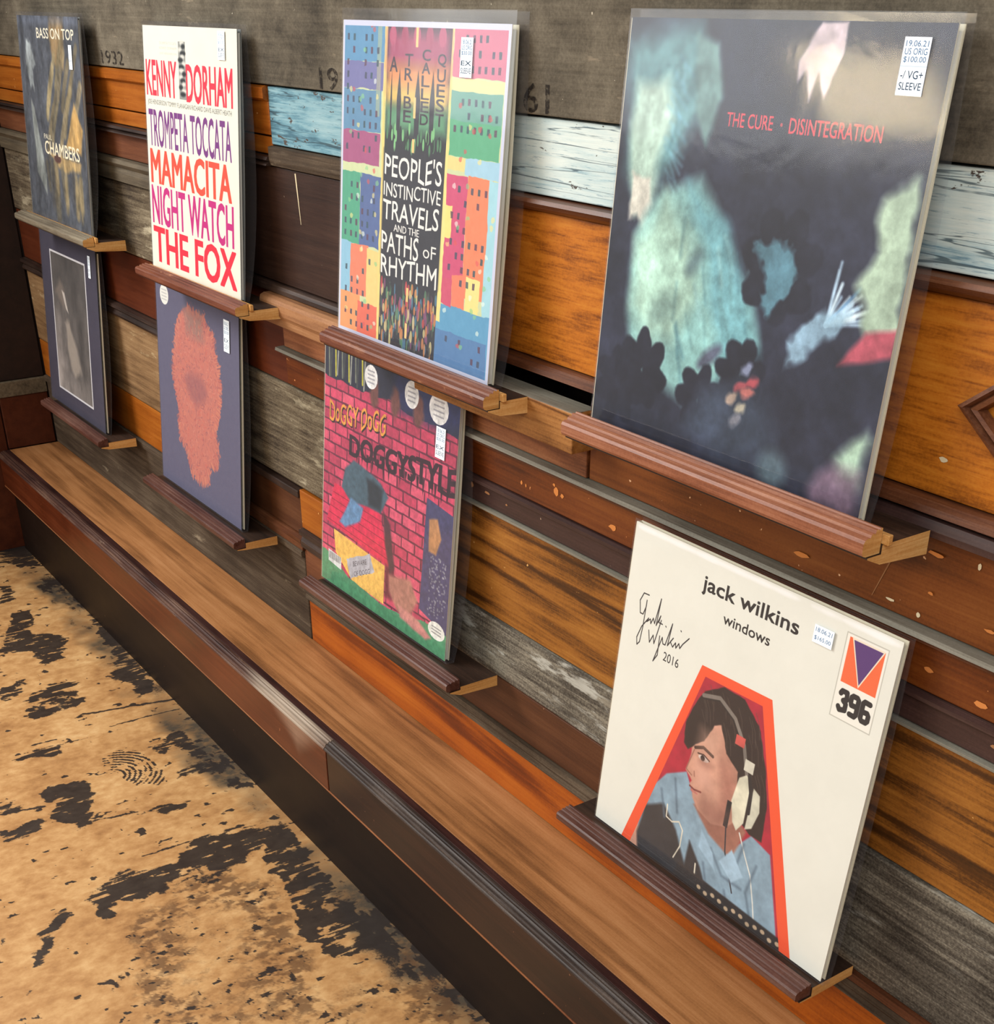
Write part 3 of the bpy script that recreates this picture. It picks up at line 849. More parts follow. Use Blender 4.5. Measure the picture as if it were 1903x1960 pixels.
    def tint(self, amp, f, seed, c):
        m = np.clip((fbm(self.U * f, self.V * f, seed, 4) - 0.5) * 6, 0, 1) * amp
        self.a = self.a * (1 - m[..., None]) + np.array(c) / 255.0 * m[..., None]

    def soften(self, u0, v0, u1, v1, r=2):
        s = self.win(u0, v0, u1, v1)
        b = self.a[s]
        for ax in (0, 1):
            acc = b.copy()
            for d_ in range(1, r + 1):
                acc += np.roll(b, d_, ax) + np.roll(b, -d_, ax)
            b = acc / (2 * r + 1)
        k_ = r + 1
        self.a[s][k_:-k_, k_:-k_] = b[k_:-k_, k_:-k_]

    def brush(self, amp, f=9.0, seed=2, ratio=1.0):
        """painterly unevenness that scales with brightness"""
        g = fbm(self.U * f, self.V * f * ratio, seed, 5, 0.62) - 0.5
        self.a = np.clip(self.a * (1 + g[..., None] * 2 * amp), 0, 1)

    def material(self, name, rough=0.55, spec=0.25):
        n = self.n
        im = bpy.data.images.new(name, n, n)
        px = np.ones((n, n, 4), np.float32)
        px[..., :3] = np.clip(self.a, 0, 1)[::-1]
        im.pixels.foreach_set(px.ravel())
        im.update()
        im.pack()
        k = NT(name)
        tx = k.n('ShaderNodeTexImage', image=im)
        uv = k.n('ShaderNodeUVMap')
        k.t.links.new(uv.outputs[0], tx.inputs[0])
        return k.finish(tx.outputs[0], rough, None, 0, spec)


R_ = random.Random(11)


def art_strokes():
    c = Canvas(640, (66, 70, 78))
    c.tint(0.35, 5, 3, (46, 48, 54))
    c.poly([(0.55, 0.0), (0.77, 0.0), (0.74, 0.22), (0.60, 0.24), (0.53, 0.10)], (142, 116, 78), soft=0.03, warp=0.02)
    for i in range(15):
        t = i / 14
        u = 0.42 + 0.48 * R_.random()
        v = 0.2 + 0.34 * t
        c.stroke([(u + 0.08, v - 0.09), (u, v + 0.02), (u - 0.05, v + 0.12)], 0.035 + 0.02 * R_.random(), ((132, 118, 84), (104, 92, 66), (148, 132, 98))[i % 3], alpha=0.8, soft=0.02)
    c.poly([(0.86, 0.38), (0.97, 0.50), (0.93, 0.62), (0.68, 0.60)], (176, 140, 82), soft=0.02, warp=0.01)
    c.poly([(0.36, 0.64), (0.92, 0.66), (0.90, 0.70), (0.62, 0.72)], (160, 134, 88), soft=0.02, warp=0.02)
    for i in range(22):
        u = 0.34 + 0.56 * R_.random()
        v = 0.72 + 0.2 * R_.random()
        c.stroke([(u, v - 0.06), (u + 0.04 * (R_.random() - 0.3), v + 0.06)], 0.03 + 0.03 * R_.random(), ((118, 104, 74), (88, 80, 62), (138, 122, 86), (60, 58, 56))[i % 4], alpha=0.75, soft=0.03)
    c.poly([(0.14, 0.40), (0.19, 0.44), (0.32, 0.76), (0.30, 0.86), (0.16, 0.76)], (140, 146, 140), soft=0.02, warp=0.01, alpha=0.85)
    c.poly([(0.14, 0.12), (0.20, 0.12), (0.28, 0.22), (0.20, 0.26), (0.22, 0.34), (0.14, 0.34), (0.11, 0.22)], (156, 164, 164), soft=0.02, warp=0.03, wf=16, alpha=0.8)
    c.oval(0.53, 0.665, 0.06, 0.02, (78, 48, 40), soft=0.01)
    c.rect(0, 0, 1, 0.04, (96, 104, 122), soft=0.03, alpha=0.5)
    c.brush(0.5, 16, 8, 0.5)
    c.a = c.a * 0.93 + 0.07 * np.array((150, 146, 130)) / 255.0
    c.noise(0.12, 40, 6)
    c.btext('BASS ON TOP', 0.325, 0.055, 0.925, 0.102, (222, 214, 190), bold=0.015)
    c.btext('PAUL', 0.32, 0.555, 0.45, 0.580, (226, 218, 190), bold=0.01)
    c.btext('CHAMBERS', 0.325, 0.588, 0.892, 0.652, (228, 216, 184), bold=0.02)
    return c.material('cover_print_strokes')


def art_words():
    c = Canvas(900, (226, 223, 207))
    c.noise(0.03, 12, 5)
    red, pur, org, mag = (222, 44, 66), (112, 48, 120), (240, 74, 52), (186, 32, 116)
    c.btext('KENNY', 0.022, 0.134, 0.372, 0.270, red, bold=0.03)
    c.btext('DORHAM', 0.480, 0.138, 0.950, 0.278, red, bold=0.03)
    c.btext('JOE HENDERSON TOMMY FLANAGAN RICHARD DAVIS ALBERT HEATH', 0.028, 0.288, 0.940, 0.312, (88, 92, 88), bold=0.0)
    c.btext('TROMPETA TOCCATA', 0.030, 0.328, 0.930, 0.476, pur, bold=0.022)
    c.btext('MAMACITA', 0.032, 0.490, 0.920, 0.630, org, bold=0.035)
    c.btext('NIGHT WATCH', 0.028, 0.642, 0.938, 0.803, mag, bold=0.028)
    c.btext('THE FOX', 0.034, 0.817, 0.955, 0.968, (226, 36, 58), bold=0.035)
    c.rect(0.402, 0.055, 0.478, 0.272, (138, 140, 134))
    for i in range(16):
        v = 0.06 + 0.205 * i / 16
        c.oval(0.44 + 0.02 * math.sin(i * 2.3), v, 0.018 + 0.012 * R_.random(), 0.009, (30, 34, 36) if i % 2 else (206, 206, 196), soft=0.01)
    for i, v in enumerate((0.060, 0.078, 0.100)):
        c.btext(('TROMPETA TOCCATA', 'KENNY DORHAM', 'JOE HENDERSON')[i], 0.19, v, 0.385, v + 0.010, (170, 168, 158), alpha=0.7)
    return c.material('cover_print_words')


def art_blocks():
    """coloured blocks left and right of a black lettered column"""
    c = Canvas(1000, (196, 206, 150))
    L = [(0.0, 0.0, 0.30, 0.12, (70, 130, 172)), (0.0, 0.12, 0.28, 0.20, (96, 96, 150)), (0.0, 0.20, 0.27, 0.33, (74, 124, 160)), (0.0, 0.33, 0.27, 0.43, (150, 62, 106)),
         (0.0, 0.46, 0.14, 0.69, (56, 148, 110)), (0.14, 0.46, 0.29, 0.69, (62, 84, 136)), (0.0, 0.69, 0.10, 0.86, (124, 180, 206)), (0.08, 0.69, 0.21, 0.86, (226, 112, 76)),
         (0.20, 0.70, 0.30, 0.88, (226, 196, 110)), (0.0, 0.86, 0.16, 1.0, (234, 142, 78)), (0.14, 0.88, 0.29, 1.0, (222, 90, 64))]
    R = [(0.70, 0.0, 1.0, 0.145, (196, 92, 118)), (0.69, 0.145, 0.99, 0.18, (226, 208, 140)), (0.69, 0.18, 0.98, 0.27, (88, 150, 132)), (0.68, 0.26, 0.98, 0.36, (72, 160, 112)),
         (0.68, 0.36, 0.80, 0.40, (220, 204, 120)), (0.80, 0.36, 1.0, 0.41, (150, 196, 216)), (0.68, 0.41, 0.82, 0.72, (196, 56, 96)), (0.82, 0.41, 0.96, 0.76, (230, 116, 70)), (0.94, 0.41, 1.0, 0.80, (150, 204, 214)),
         (0.66, 0.50, 0.74, 0.60, (232, 212, 110)), (0.76, 0.70, 0.84, 0.80, (226, 110, 76)), (0.84, 0.70, 0.92, 0.80, (230, 214, 120)), (0.67, 0.80, 1.0, 1.0, (72, 142, 182)), (0.67, 0.88, 0.98, 1.0, (64, 110, 160)), (0.68, 0.72, 0.76, 0.80, (196, 60, 90))]
    for k, (a, b, d, e, q) in enumerate(L + R):
        c.rect(a, b, d, e, q, warp=0.006, wf=20, seed=k)
    c.rect(0.235, 0.0, 0.262, 0.28, (176, 176, 120), warp=0.004, alpha=0.5)
    for a, b, d, e in ((0.02, 0.03, 0.26, 0.40), (0.02, 0.48, 0.26, 0.68), (0.03, 0.72, 0.24, 0.98), (0.72, 0.02, 0.97, 0.14), (0.71, 0.19, 0.97, 0.30), (0.72, 0.43, 0.94, 0.74), (0.72, 0.88, 0.96, 0.97)):
        nu = int((d - a) / 0.035)
        nv = int((e - b) / 0.035)
        for i in range(nu):
            for j in range(nv):
                if R_.random() < 0.68:
                    u, v = a + (i + 0.5) * (d - a) / nu, b + (j + 0.5) * (e - b) / nv
                    u += 0.004 * (R_.random() - 0.5)
                    c.rect(u - 0.007, v - 0.009, u + 0.007, v + 0.010, ((44, 50, 70), (34, 60, 70), (70, 40, 60))[(i + j) % 3], alpha=0.85, warp=0.002, wf=60)
    for k in range(70):
        u = R_.choice((0.05 + 0.22 * R_.random(), 0.70 + 0.27 * R_.random()))
        v = R_.random()
        c.oval(u, v, 0.010, 0.008, R_.choice(((236, 214, 120), (206, 60, 60), (120, 190, 120), (230, 240, 220))), alpha=0.6, warp=0.006, wf=60, seed=k)
    c.rect(0.282, 0, 0.302, 1, (232, 204, 110), warp=0.005, wf=24)
    c.rect(0.672, 0, 0.700, 0.86, (236, 214, 120), warp=0.005, wf=24)
    c.poly([(0.302, 0), (0.690, 0), (0.672, 1), (0.298, 1)], (26, 26, 32))
    # dawn coloured band with long dark uprights
    c.rect(0.305, 0.03, 0.680, 0.13, (150, 52, 84), soft=0.05)
    c.rect(0.305, 0.12, 0.680, 0.20, (214, 128, 66), soft=0.05)
    c.rect(0.305, 0.18, 0.680, 0.24, (214, 176, 80), soft=0.04)
    c.rect(0.305, 0.24, 0.680, 0.31, (74, 134, 92), soft=0.04)
    for k in range(5):
        u = 0.335 + 0.075 * k
        c.oval(u, 0.04, 0.022, 0.028, ((168, 60, 92), (150, 50, 80))[k % 2])
    for u, w in ((0.385, 0.02), (0.500, 0.026), (0.590, 0.022), (0.335, 0.008)):
        c.poly([(u, 0.13), (u + w * 0.7, 0.22), (u + w * 0.5, 0.33), (u - w * 0.5, 0.33), (u - w * 0.7, 0.22)], (30, 28, 36))
    for k in range(44):
        u, v = 0.31 + 0.36 * R_.random(), 0.30 + 0.07 * R_.random()
        c.oval(u, v, 0.006, 0.018, ((110, 180, 110), (60, 110, 70), (20, 30, 24))[k % 3])
    c.rect(0.300, 0.372, 0.675, 0.762, (26, 26, 32), soft=0.02)
    blk = (34, 24, 34)
    for s, u, v0, dv in (('A', 0.345, 0.10, 0.05), ('TRIBE', 0.440, 0.09, 0.04), ('CALLED', 0.545, 0.075, 0.036), ('QUEST', 0.637, 0.085, 0.041)):
        for i, ch in enumerate(s):
            v = v0 + i * dv
            c.btext(ch, u - (0.004 if ch == 'I' else 0.024), v, u + (0.004 if ch == 'I' else 0.024), v + dv * 0.85, blk, bold=0.02)
    wh = (232, 230, 220)
    c.text("PEOPLE'S", ((0.308, 0.384), (0.668, 0.384), (0.666, 0.458), (0.308, 0.450)), wh, bold=0.008, jitter=0.09)
    c.text('INSTINCTIVE', ((0.306, 0.470), (0.668, 0.470), (0.668, 0.512), (0.306, 0.514)), wh, bold=0.008, jitter=0.09)
    c.text('TRAVELS', ((0.304, 0.526), (0.664, 0.526), (0.660, 0.592), (0.304, 0.584)), wh, bold=0.008, jitter=0.09)
    c.btext('AND THE', 0.380, 0.596, 0.545, 0.618, wh, bold=0.01)
    c.text('PATHS', ((0.300, 0.626), (0.545, 0.622), (0.545, 0.694), (0.302, 0.686)), wh, bold=0.008, jitter=0.09)
    c.btext('oF', 0.575, 0.636, 0.655, 0.676, wh)
    c.text('RHYTHM', ((0.300, 0.702), (0.665, 0.696), (0.665, 0.762), (0.302, 0.762)), wh, bold=0.008, jitter=0.09)
    for k in range(230):
        u, v = 0.305 + 0.365 * R_.random(), 0.785 + 0.19 * R_.random()
        c.oval(u, v, 0.0045 + 0.004 * R_.random(), 0.014 + 0.01 * R_.random(), R_.choice(((190, 54, 54), (206, 120, 60), (70, 120, 80), (60, 110, 140), (120, 60, 96), (206, 186, 120), (50, 60, 50), (24, 24, 30))), alpha=0.8)
    for v0, v1 in ((0.0, 0.07), (0.21, 0.27), (0.33, 0.37), (0.785, 0.83), (0.90, 0.95)):
        c.rect(0.478, v0, 0.492, v1, (236, 190, 110))
    c.noise(0.05, 50, 8)
    c.a = c.a * 0.84 + 0.16 * np.array((200, 206, 214)) / 255.0  # pale haze of the plastic sleeve painted into the print colours
    for q in ((0, 0, 1, 0.016), (0, 0.988, 1, 1), (0, 0, 0.012, 1), (0.985, 0, 1, 1)):
        c.rect(*q, (196, 200, 220))
    return c.material('cover_print_blocks')


def art_dark():
    """dark cover with soft pale green and blue shapes and two lines of red lettering"""
    c = Canvas(1000, (40, 43, 58))
    dk = (32, 34, 46)
    c.poly([(0.0, 0.05), (0.25, 0.02), (0.33, 0.16), (0.22, 0.34), (0.10, 0.42), (0.03, 0.34), (0.02, 0.16)], (96, 138, 142), soft=0.06, warp=0.03)
    c.poly([(0.05, 0.14), (0.16, 0.12), (0.20, 0.22), (0.16, 0.34), (0.16, 0.42), (0.10, 0.44), (0.05, 0.36), (0.03, 0.24)], (176, 204, 188), soft=0.04, warp=0.02)
    c.poly([(0.06, 0.34), (0.14, 0.36), (0.16, 0.42), (0.14, 0.49), (0.10, 0.45), (0.07, 0.46)], (212, 210, 196), soft=0.015, warp=0.015, wf=20)
    c.poly([(0.24, 0.04), (0.33, 0.05), (0.37, 0.17), (0.33, 0.27), (0.28, 0.20)], (104, 138, 136), soft=0.02, warp=0.015)
    for i in range(16):
        c.stroke([(0.17 + 0.05 * R_.random(), 0.08 + 0.018 * i), (0.22 + 0.04 * R_.random(), 0.12 + 0.018 * i)], 0.008, (112, 164, 182), alpha=0.4, soft=0.01)
    c.poly([(0.64, 0.0), (0.72, 0.0), (0.72, 0.06), (0.68, 0.15), (0.655, 0.10), (0.64, 0.155), (0.62, 0.10), (0.595, 0.12), (0.59, 0.08)], (196, 180, 186), soft=0.008, warp=0.006, wf=20)
    # broad pale mass
    c.poly([(0.10, 0.50), (0.20, 0.38), (0.34, 0.36), (0.45, 0.45), (0.54, 0.58), (0.60, 0.68), (0.52, 0.78), (0.40, 0.88), (0.30, 0.84), (0.14, 0.80), (0.11, 0.66)], (132, 178, 174), soft=0.05, warp=0.04, wf=6)
    c.poly([(0.12, 0.50), (0.22, 0.40), (0.30, 0.46), (0.36, 0.60), (0.30, 0.72), (0.20, 0.74), (0.12, 0.66)], (170, 204, 184), soft=0.06, warp=0.03, alpha=0.85)
    c.poly([(0.30, 0.36), (0.44, 0.42), (0.55, 0.56), (0.60, 0.70), (0.50, 0.74), (0.40, 0.60)], (104, 158, 168), soft=0.05, warp=0.03, alpha=0.8)
    for i in range(26):
        a = 0.9 + R_.random() * 0.7
        u, v = 0.28 + 0.28 * R_.random(), 0.42 + 0.34 * R_.random()
        c.stroke([(u, v), (u + 0.07 * math.cos(a), v + 0.09 * math.sin(a))], 0.006 + 0.008 * R_.random(), R_.choice(((74, 118, 128), (150, 196, 196), (92, 132, 134))), alpha=0.45, soft=0.012)
    c.oval(0.24, 0.66, 0.06, 0.035, (104, 132, 126), rot=-0.6, soft=0.04, alpha=0.6)
    c.oval(0.34, 0.53, 0.04, 0.02, (74, 96, 104), rot=-0.9, soft=0.03, alpha=0.7)
    c.oval(0.44, 0.74, 0.05, 0.018, (66, 62, 84), rot=-0.7, soft=0.02, alpha=0.8)
    # dark petals
    for cu, cv, s in ((0.63, 0.50, 0.125), (0.555, 0.76, 0.085), (0.42, 0.85, 0.085), (0.19, 0.82, 0.10), (0.10, 0.88, 0.10)):
        for k in range(7):
            a = k * 2 * math.pi / 7 + cu
            c.oval(cu + s * 0.55 * math.cos(a), cv + s * 0.55 * math.sin(a), s * 0.52, s * 0.34, dk, rot=a, soft=0.008, warp=0.01, wf=18, seed=k)
    c.poly([(0.55, 0.46), (0.64, 0.44), (0.68, 0.50), (0.66, 0.58), (0.60, 0.62), (0.58, 0.52)], (92, 140, 156), soft=0.015, warp=0.03, wf=24, alpha=0.85)
    for i in range(22):
        a = -0.2 - 1.3 * R_.random()
        c.stroke([(0.80, 0.60), (0.80 + 0.14 * math.cos(a) * (0.5 + R_.random() * 0.6), 0.60 + 0.13 * math.sin(a) * (0.5 + R_.random() * 0.6))], 0.007, R_.choice(((176, 206, 226), (96, 150, 196), (206, 226, 232))), alpha=0.75, soft=0.008)
    c.poly([(0.70, 0.66), (0.78, 0.56), (0.86, 0.56), (0.84, 0.62), (0.76, 0.66), (0.70, 0.72)], (150, 186, 206), soft=0.02, warp=0.03, wf=16, alpha=0.8)
    c.poly([(0.89, 0.32), (1.0, 0.26), (1.0, 0.60), (0.92, 0.64), (0.90, 0.56), (0.86, 0.50), (0.91, 0.42)], (160, 182, 160), soft=0.03, warp=0.03, wf=12)
    c.poly([(0.86, 0.68), (0.92, 0.60), (1.0, 0.58), (1.0, 0.64), (0.93, 0.66)], (168, 78, 92), soft=0.015, warp=0.01)
    c.poly([(0.46, 0.82), (0.56, 0.76), (0.64, 0.80), (0.72, 0.90), (0.60, 0.96), (0.40, 0.94)], (62, 74, 92), soft=0.07, warp=0.04, alpha=0.8)
    for (u, v, q) in ((0.575, 0.745, (150, 160, 190)), (0.565, 0.79, (206, 96, 104)), (0.60, 0.77, (196, 84, 92)), (0.54, 0.82, (196, 170, 150)), (0.575, 0.84, (206, 196, 170)), (0.59, 0.80, (226, 130, 120)), (0.56, 0.87, (150, 150, 160))):
        c.oval(u, v, 0.022, 0.012, q, rot=-1.0 + u, soft=0.012, warp=0.01, wf=30, alpha=0.85)
    c.poly([(0.90, 0.88), (0.98, 0.80), (1.0, 0.82), (1.0, 0.92), (0.93, 0.94)], (158, 186, 164), soft=0.04, warp=0.03)
    c.poly([(0.84, 0.98), (0.90, 0.90), (1.0, 0.90), (1.0, 1.0), (0.86, 1.02)], (124, 100, 118), soft=0.05, warp=0.03, alpha=0.85)
    c.oval(0.71, 0.955, 0.05, 0.045, (92, 112, 120), soft=0.04, alpha=0.8)
    c.brush(0.32, 7, 12)
    c.brush(0.22, 34, 14)
    c.btext('THE CURE', 0.388, 0.190, 0.540, 0.220, (206, 66, 78), bold=0.016)
    c.oval(0.567, 0.206, 0.004, 0.004, (176, 72, 82))
    c.btext('DISINTEGRATION', 0.592, 0.190, 0.862, 0.222, (206, 66, 78), bold=0.016)
    return c.material('cover_print_dark', 0.4)


def art_frame():
    c = Canvas(640, (62, 58, 72))
    c.noise(0.03, 6, 4)
    c.rect(0.172, 0.092, 0.808, 0.905, (206, 204, 206))
    c.rect(0.186, 0.103, 0.794, 0.893, (78, 72, 76))
    n = fbm(c.U * 5, c.V * 3, 31, 5, 0.6)
    m = ((c.U > 0.186) & (c.U < 0.794) & (c.V > 0.103) & (c.V < 0.893))
    b = np.clip((c.V - 0.25) * 1.1, 0, 0.9) * np.clip(1.3 - 1.2 * c.U, 0.1, 1)
    g = (0.20 + 0.80 * n * (0.30 + b))[..., None] * np.array([1.0, 0.94, 0.90])
    c.a = np.where(m[..., None], g, c.a)
    c.poly([(0.36, 0.50), (0.46, 0.46), (0.58, 0.60), (0.62, 0.72), (0.50, 0.76), (0.40, 0.66)], (170, 158, 144), soft=0.04, warp=0.04, alpha=0.7)
    c.poly([(0.24, 0.34), (0.34, 0.24), (0.42, 0.30), (0.40, 0.40)], (134, 120, 108), soft=0.04, warp=0.03, alpha=0.6)
    c.poly([(0.36, 0.30), (0.41, 0.31), (0.46, 0.42), (0.42, 0.40)], (206, 196, 186), soft=0.01, warp=0.01, alpha=0.8)
    c.noise(0.04, 60, 3)
    return c.material('cover_print_frame')


def art_pink():
    c = Canvas(700, (92, 90, 112))
    c.noise(0.03, 70, 4)
    P = [(0.324, 0.11), (0.42, 0.07), (0.586, 0.075), (0.66, 0.129), (0.72, 0.157), (0.71, 0.216), (0.772, 0.279), (0.79, 0.36), (0.782, 0.45), (0.75, 0.52), (0.722, 0.60), (0.741, 0.735), (0.714, 0.773), (0.639, 0.784), (0.62, 0.862), (0.523, 0.904), (0.40, 0.875), (0.345, 0.782), (0.252, 0.733), (0.248, 0.566), (0.189, 0.454), (0.194, 0.332), (0.262, 0.166)]
    c.poly(P, (150, 92, 94), soft=0.02, warp=0.05, wf=30, seed=3, alpha=0.8)
    c.poly(P, (184, 112, 100), soft=0.012, warp=0.05, wf=44, seed=3)
    for i in range(420):
        a = R_.random() * 6.283
        q = P[R_.randrange(len(P))]
        w_ = R_.random()
        q2 = P[(P.index(q) + 1) % len(P)]
        u, v = q[0] * w_ + q2[0] * (1 - w_), q[1] * w_ + q2[1] * (1 - w_)
        du, dv = (u - 0.48) * 0.10, (v - 0.48) * 0.05
        c.stroke([(u - du, v - dv), (u + du * 0.5 * R_.random(), v + dv * R_.random() + 0.006)], 0.006, R_.choice(((184, 110, 98), (168, 96, 92), (196, 126, 104))), alpha=0.8)
    c.poly([(0.36, 0.10), (0.58, 0.08), (0.60, 0.2), (0.40, 0.2)], (138, 112, 104), soft=0.06, warp=0.03, alpha=0.75)
    for i in range(1500):
        u, v = 0.2 + 0.56 * R_.random(), 0.10 + 0.78 * R_.random()
        U = np.array([[u]]); V = np.array([[v]])
        if poly_sd(U, V, P)[0, 0] < -0.025:
            a = R_.random() * 6.28
            c.stroke([(u, v), (u + 0.02 * math.cos(a), v + 0.02 * math.sin(a))], 0.004, R_.choice(((204, 122, 96), (188, 92, 84), (146, 84, 84), (130, 84, 92), (206, 140, 120))), alpha=0.55)
    c.oval(0.48, 0.44, 0.13, 0.08, (128, 84, 92), soft=0.05, warp=0.03, alpha=0.5)
    c.oval(0.11, 0.06, 0.056, 0.048, (222, 222, 214))
    for i in range(4):
        c.rect(0.075, 0.035 + i * 0.015, 0.145, 0.041 + i * 0.015, (170, 172, 172), alpha=0.7)
    return c.material('cover_print_pink')


def art_bricks():
    """painted brick pattern with plain coloured shapes and the lettering"""
    c = Canvas(900, (96, 30, 52))
    br = 0.045
    for j in range(24):
        v = j * br * 0.98 + 0.05
        off = (j % 2) * 0.05
        for i in range(-1, 12):
            u = i * 0.1 + off
            w = 0.096 * (0.94 + 0.05 * R_.random())
            q = R_.choice(((196, 62, 92), (184, 54, 84), (206, 78, 104), (170, 50, 78)))
            c.poly([(u, v), (u + w, v + 0.003), (u + w, v + br * 0.86), (u + 0.002, v + br * 0.84)], q, warp=0.002, wf=30, seed=i + j)
    c.poly([(-0.1, -0.1), (1.1, -0.1), (1.1, 0.17), (0.80, 0.150), (0.60, 0.150), (0.50, 0.128), (0.32, 0.145), (0.02, 0.145), (-0.1, 0.14)], (30, 32, 50), warp=0.012, wf=14)
    c.rect(0.55, -0.05, 1.05, 0.15, (34, 40, 82), soft=0.06, warp=0.02)
    for i in range(12):
        u = 0.03 + 0.027 * i
        c.stroke([(u, -0.01), (u + 0.008 * (-1) ** i, 0.12 + 0.02 * R_.random())], 0.011, ((118, 124, 104), (60, 66, 60), (206, 200, 60), (150, 152, 140))[i % 4], alpha=0.85)
    for u in (0.40, 0.56, 0.73):
        c.oval(u, 0.13, 0.035, 0.055, (104, 62, 56), soft=0.02, warp=0.015, wf=18)
    for u, v, a, b in ((0.373, 0.078, 0.05, 0.045), (0.674, 0.079, 0.05, 0.05), (0.862, 0.088, 0.065, 0.055)):
        c.oval(u, v, a, b, (226, 226, 224))
        for k in range(4):
            c.rect(u - a * 0.55, v - b * 0.55 + k * b * 0.32, u + a * 0.55, v - b * 0.55 + k * b * 0.32 + 0.006, (96, 96, 110), alpha=0.5)
    for du, q in ((0.006, (40, 24, 20)), (0.0, (222, 150, 60))):
        c.text('DoGGY DoGG', ((0.045 + du, 0.235 + du), (0.495 + du, 0.195 + du), (0.495 + du, 0.275 + du), (0.045 + du, 0.315 + du)), q, bold=0.012, jitter=0.12)
    c.text('DOGGYSTYLE', ((0.22, 0.335), (1.0, 0.275), (1.0, 0.375), (0.22, 0.415)), (34, 18, 28), bold=0.05, jitter=0.06, alpha=0.92)
    for i in range(17):
        u = 0.28 + 0.042 * i
        v0 = 0.405 - 0.045 * (u - 0.22)
        c.poly([(u - 0.010, v0 - 0.02), (u + 0.010, v0 - 0.02), (u, v0 + 0.02 + 0.035 * R_.random())], (34, 18, 28), alpha=0.85)
    # red roof, yellow gable, green ground, blue doorway
    c.poly([(0.099, 0.56), (0.47, 0.57), (0.58, 0.775), (0.035, 0.735)], (206, 34, 70))
    for k in range(5):
        c.stroke([(0.09 - 0.012 * k, 0.60 + 0.031 * k), (0.49 + 0.02 * k, 0.61 + 0.034 * k)], 0.003, (130, 20, 44))
    c.poly([(0.10, 0.755), (0.53, 0.778), (0.53, 0.94), (0.27, 0.93), (0.12, 0.85)], (226, 178, 84))
    c.poly([(-0.02, 0.865), (0.06, 0.866), (0.24, 0.925), (0.52, 0.945), (0.72, 0.93), (0.82, 0.90), (1.02, 0.885), (1.02, 1.02), (-0.02, 1.02)], (74, 138, 96), warp=0.004, wf=30)
    c.rect(0.535, 0.77, 0.60, 0.90, (96, 26, 44), soft=0.02)
    c.poly([(0.815, 0.42), (1.0, 0.44), (1.0, 0.90), (0.80, 0.86)], (62, 60, 96))
    for i in range(120):
        c.oval(0.86 + 0.12 * R_.random(), 0.62 + 0.24 * R_.random(), 0.005, 0.004, (150, 150, 156), alpha=0.6)
    # plain figure-sized shapes: blue cloth heap, brown mound
    c.poly([(0.188, 0.474), (0.26, 0.43), (0.335, 0.435), (0.478, 0.461), (0.54, 0.50), (0.485, 0.577), (0.328, 0.590), (0.24, 0.60), (0.16, 0.557)], (62, 86, 100), soft=0.01, warp=0.008)
    c.poly([(0.24, 0.58), (0.34, 0.60), (0.32, 0.66), (0.20, 0.72), (0.15, 0.71)], (92, 132, 172), soft=0.012, warp=0.006)
    c.poly([(0.36, 0.47), (0.50, 0.48), (0.48, 0.57), (0.38, 0.58)], (34, 42, 50), soft=0.02, warp=0.01)
    c.poly([(0.50, 0.56), (0.56, 0.60), (0.60, 0.76), (0.57, 0.80), (0.53, 0.70)], (72, 40, 48), soft=0.015, warp=0.006)
    c.poly([(0.56, 0.80), (0.72, 0.77), (0.79, 0.84), (0.74, 0.92), (0.64, 0.93), (0.57, 0.87)], (166, 112, 96), soft=0.02, warp=0.01)
    c.poly([(0.64, 0.90), (0.80, 0.91), (0.90, 0.95), (0.86, 0.97), (0.66, 0.945)], (196, 128, 118), soft=0.012, warp=0.006)
    c.poly([(0.84, 0.50), (0.90, 0.48), (0.93, 0.55), (0.90, 0.62), (0.85, 0.62)], (176, 124, 80), soft=0.01, warp=0.01)
    c.poly([(0.217, 0.849), (0.409, 0.770), (0.449, 0.835), (0.251, 0.923)], (168, 168, 176), warp=0.006, wf=40)
    c.text('BEWARE', ((0.27, 0.845), (0.38, 0.80), (0.385, 0.82), (0.275, 0.865)), (70, 70, 80))
    c.text('OF DOGG', ((0.28, 0.885), (0.41, 0.83), (0.415, 0.85), (0.285, 0.905)), (70, 70, 80))
    c.poly([(0.057, 0.855), (0.17, 0.862), (0.172, 0.915), (0.059, 0.905)], (214, 216, 214))
    for i in range(10):
        c.rect(0.064 + 0.0105 * i, 0.862, 0.068 + 0.0105 * i, 0.892, (40, 40, 44))
    c.oval(0.93, 0.905, 0.06, 0.035, (226, 226, 216))
    for k in range(3):
        c.rect(0.895, 0.89 + k * 0.012, 0.965, 0.895 + k * 0.012, (90, 90, 96), alpha=0.6)
    c.brush(0.22, 60, 8)
    c.a = c.a * 0.94 + 0.06 * np.array((150, 150, 160)) / 255.0
    return c.material('cover_print_bricks')


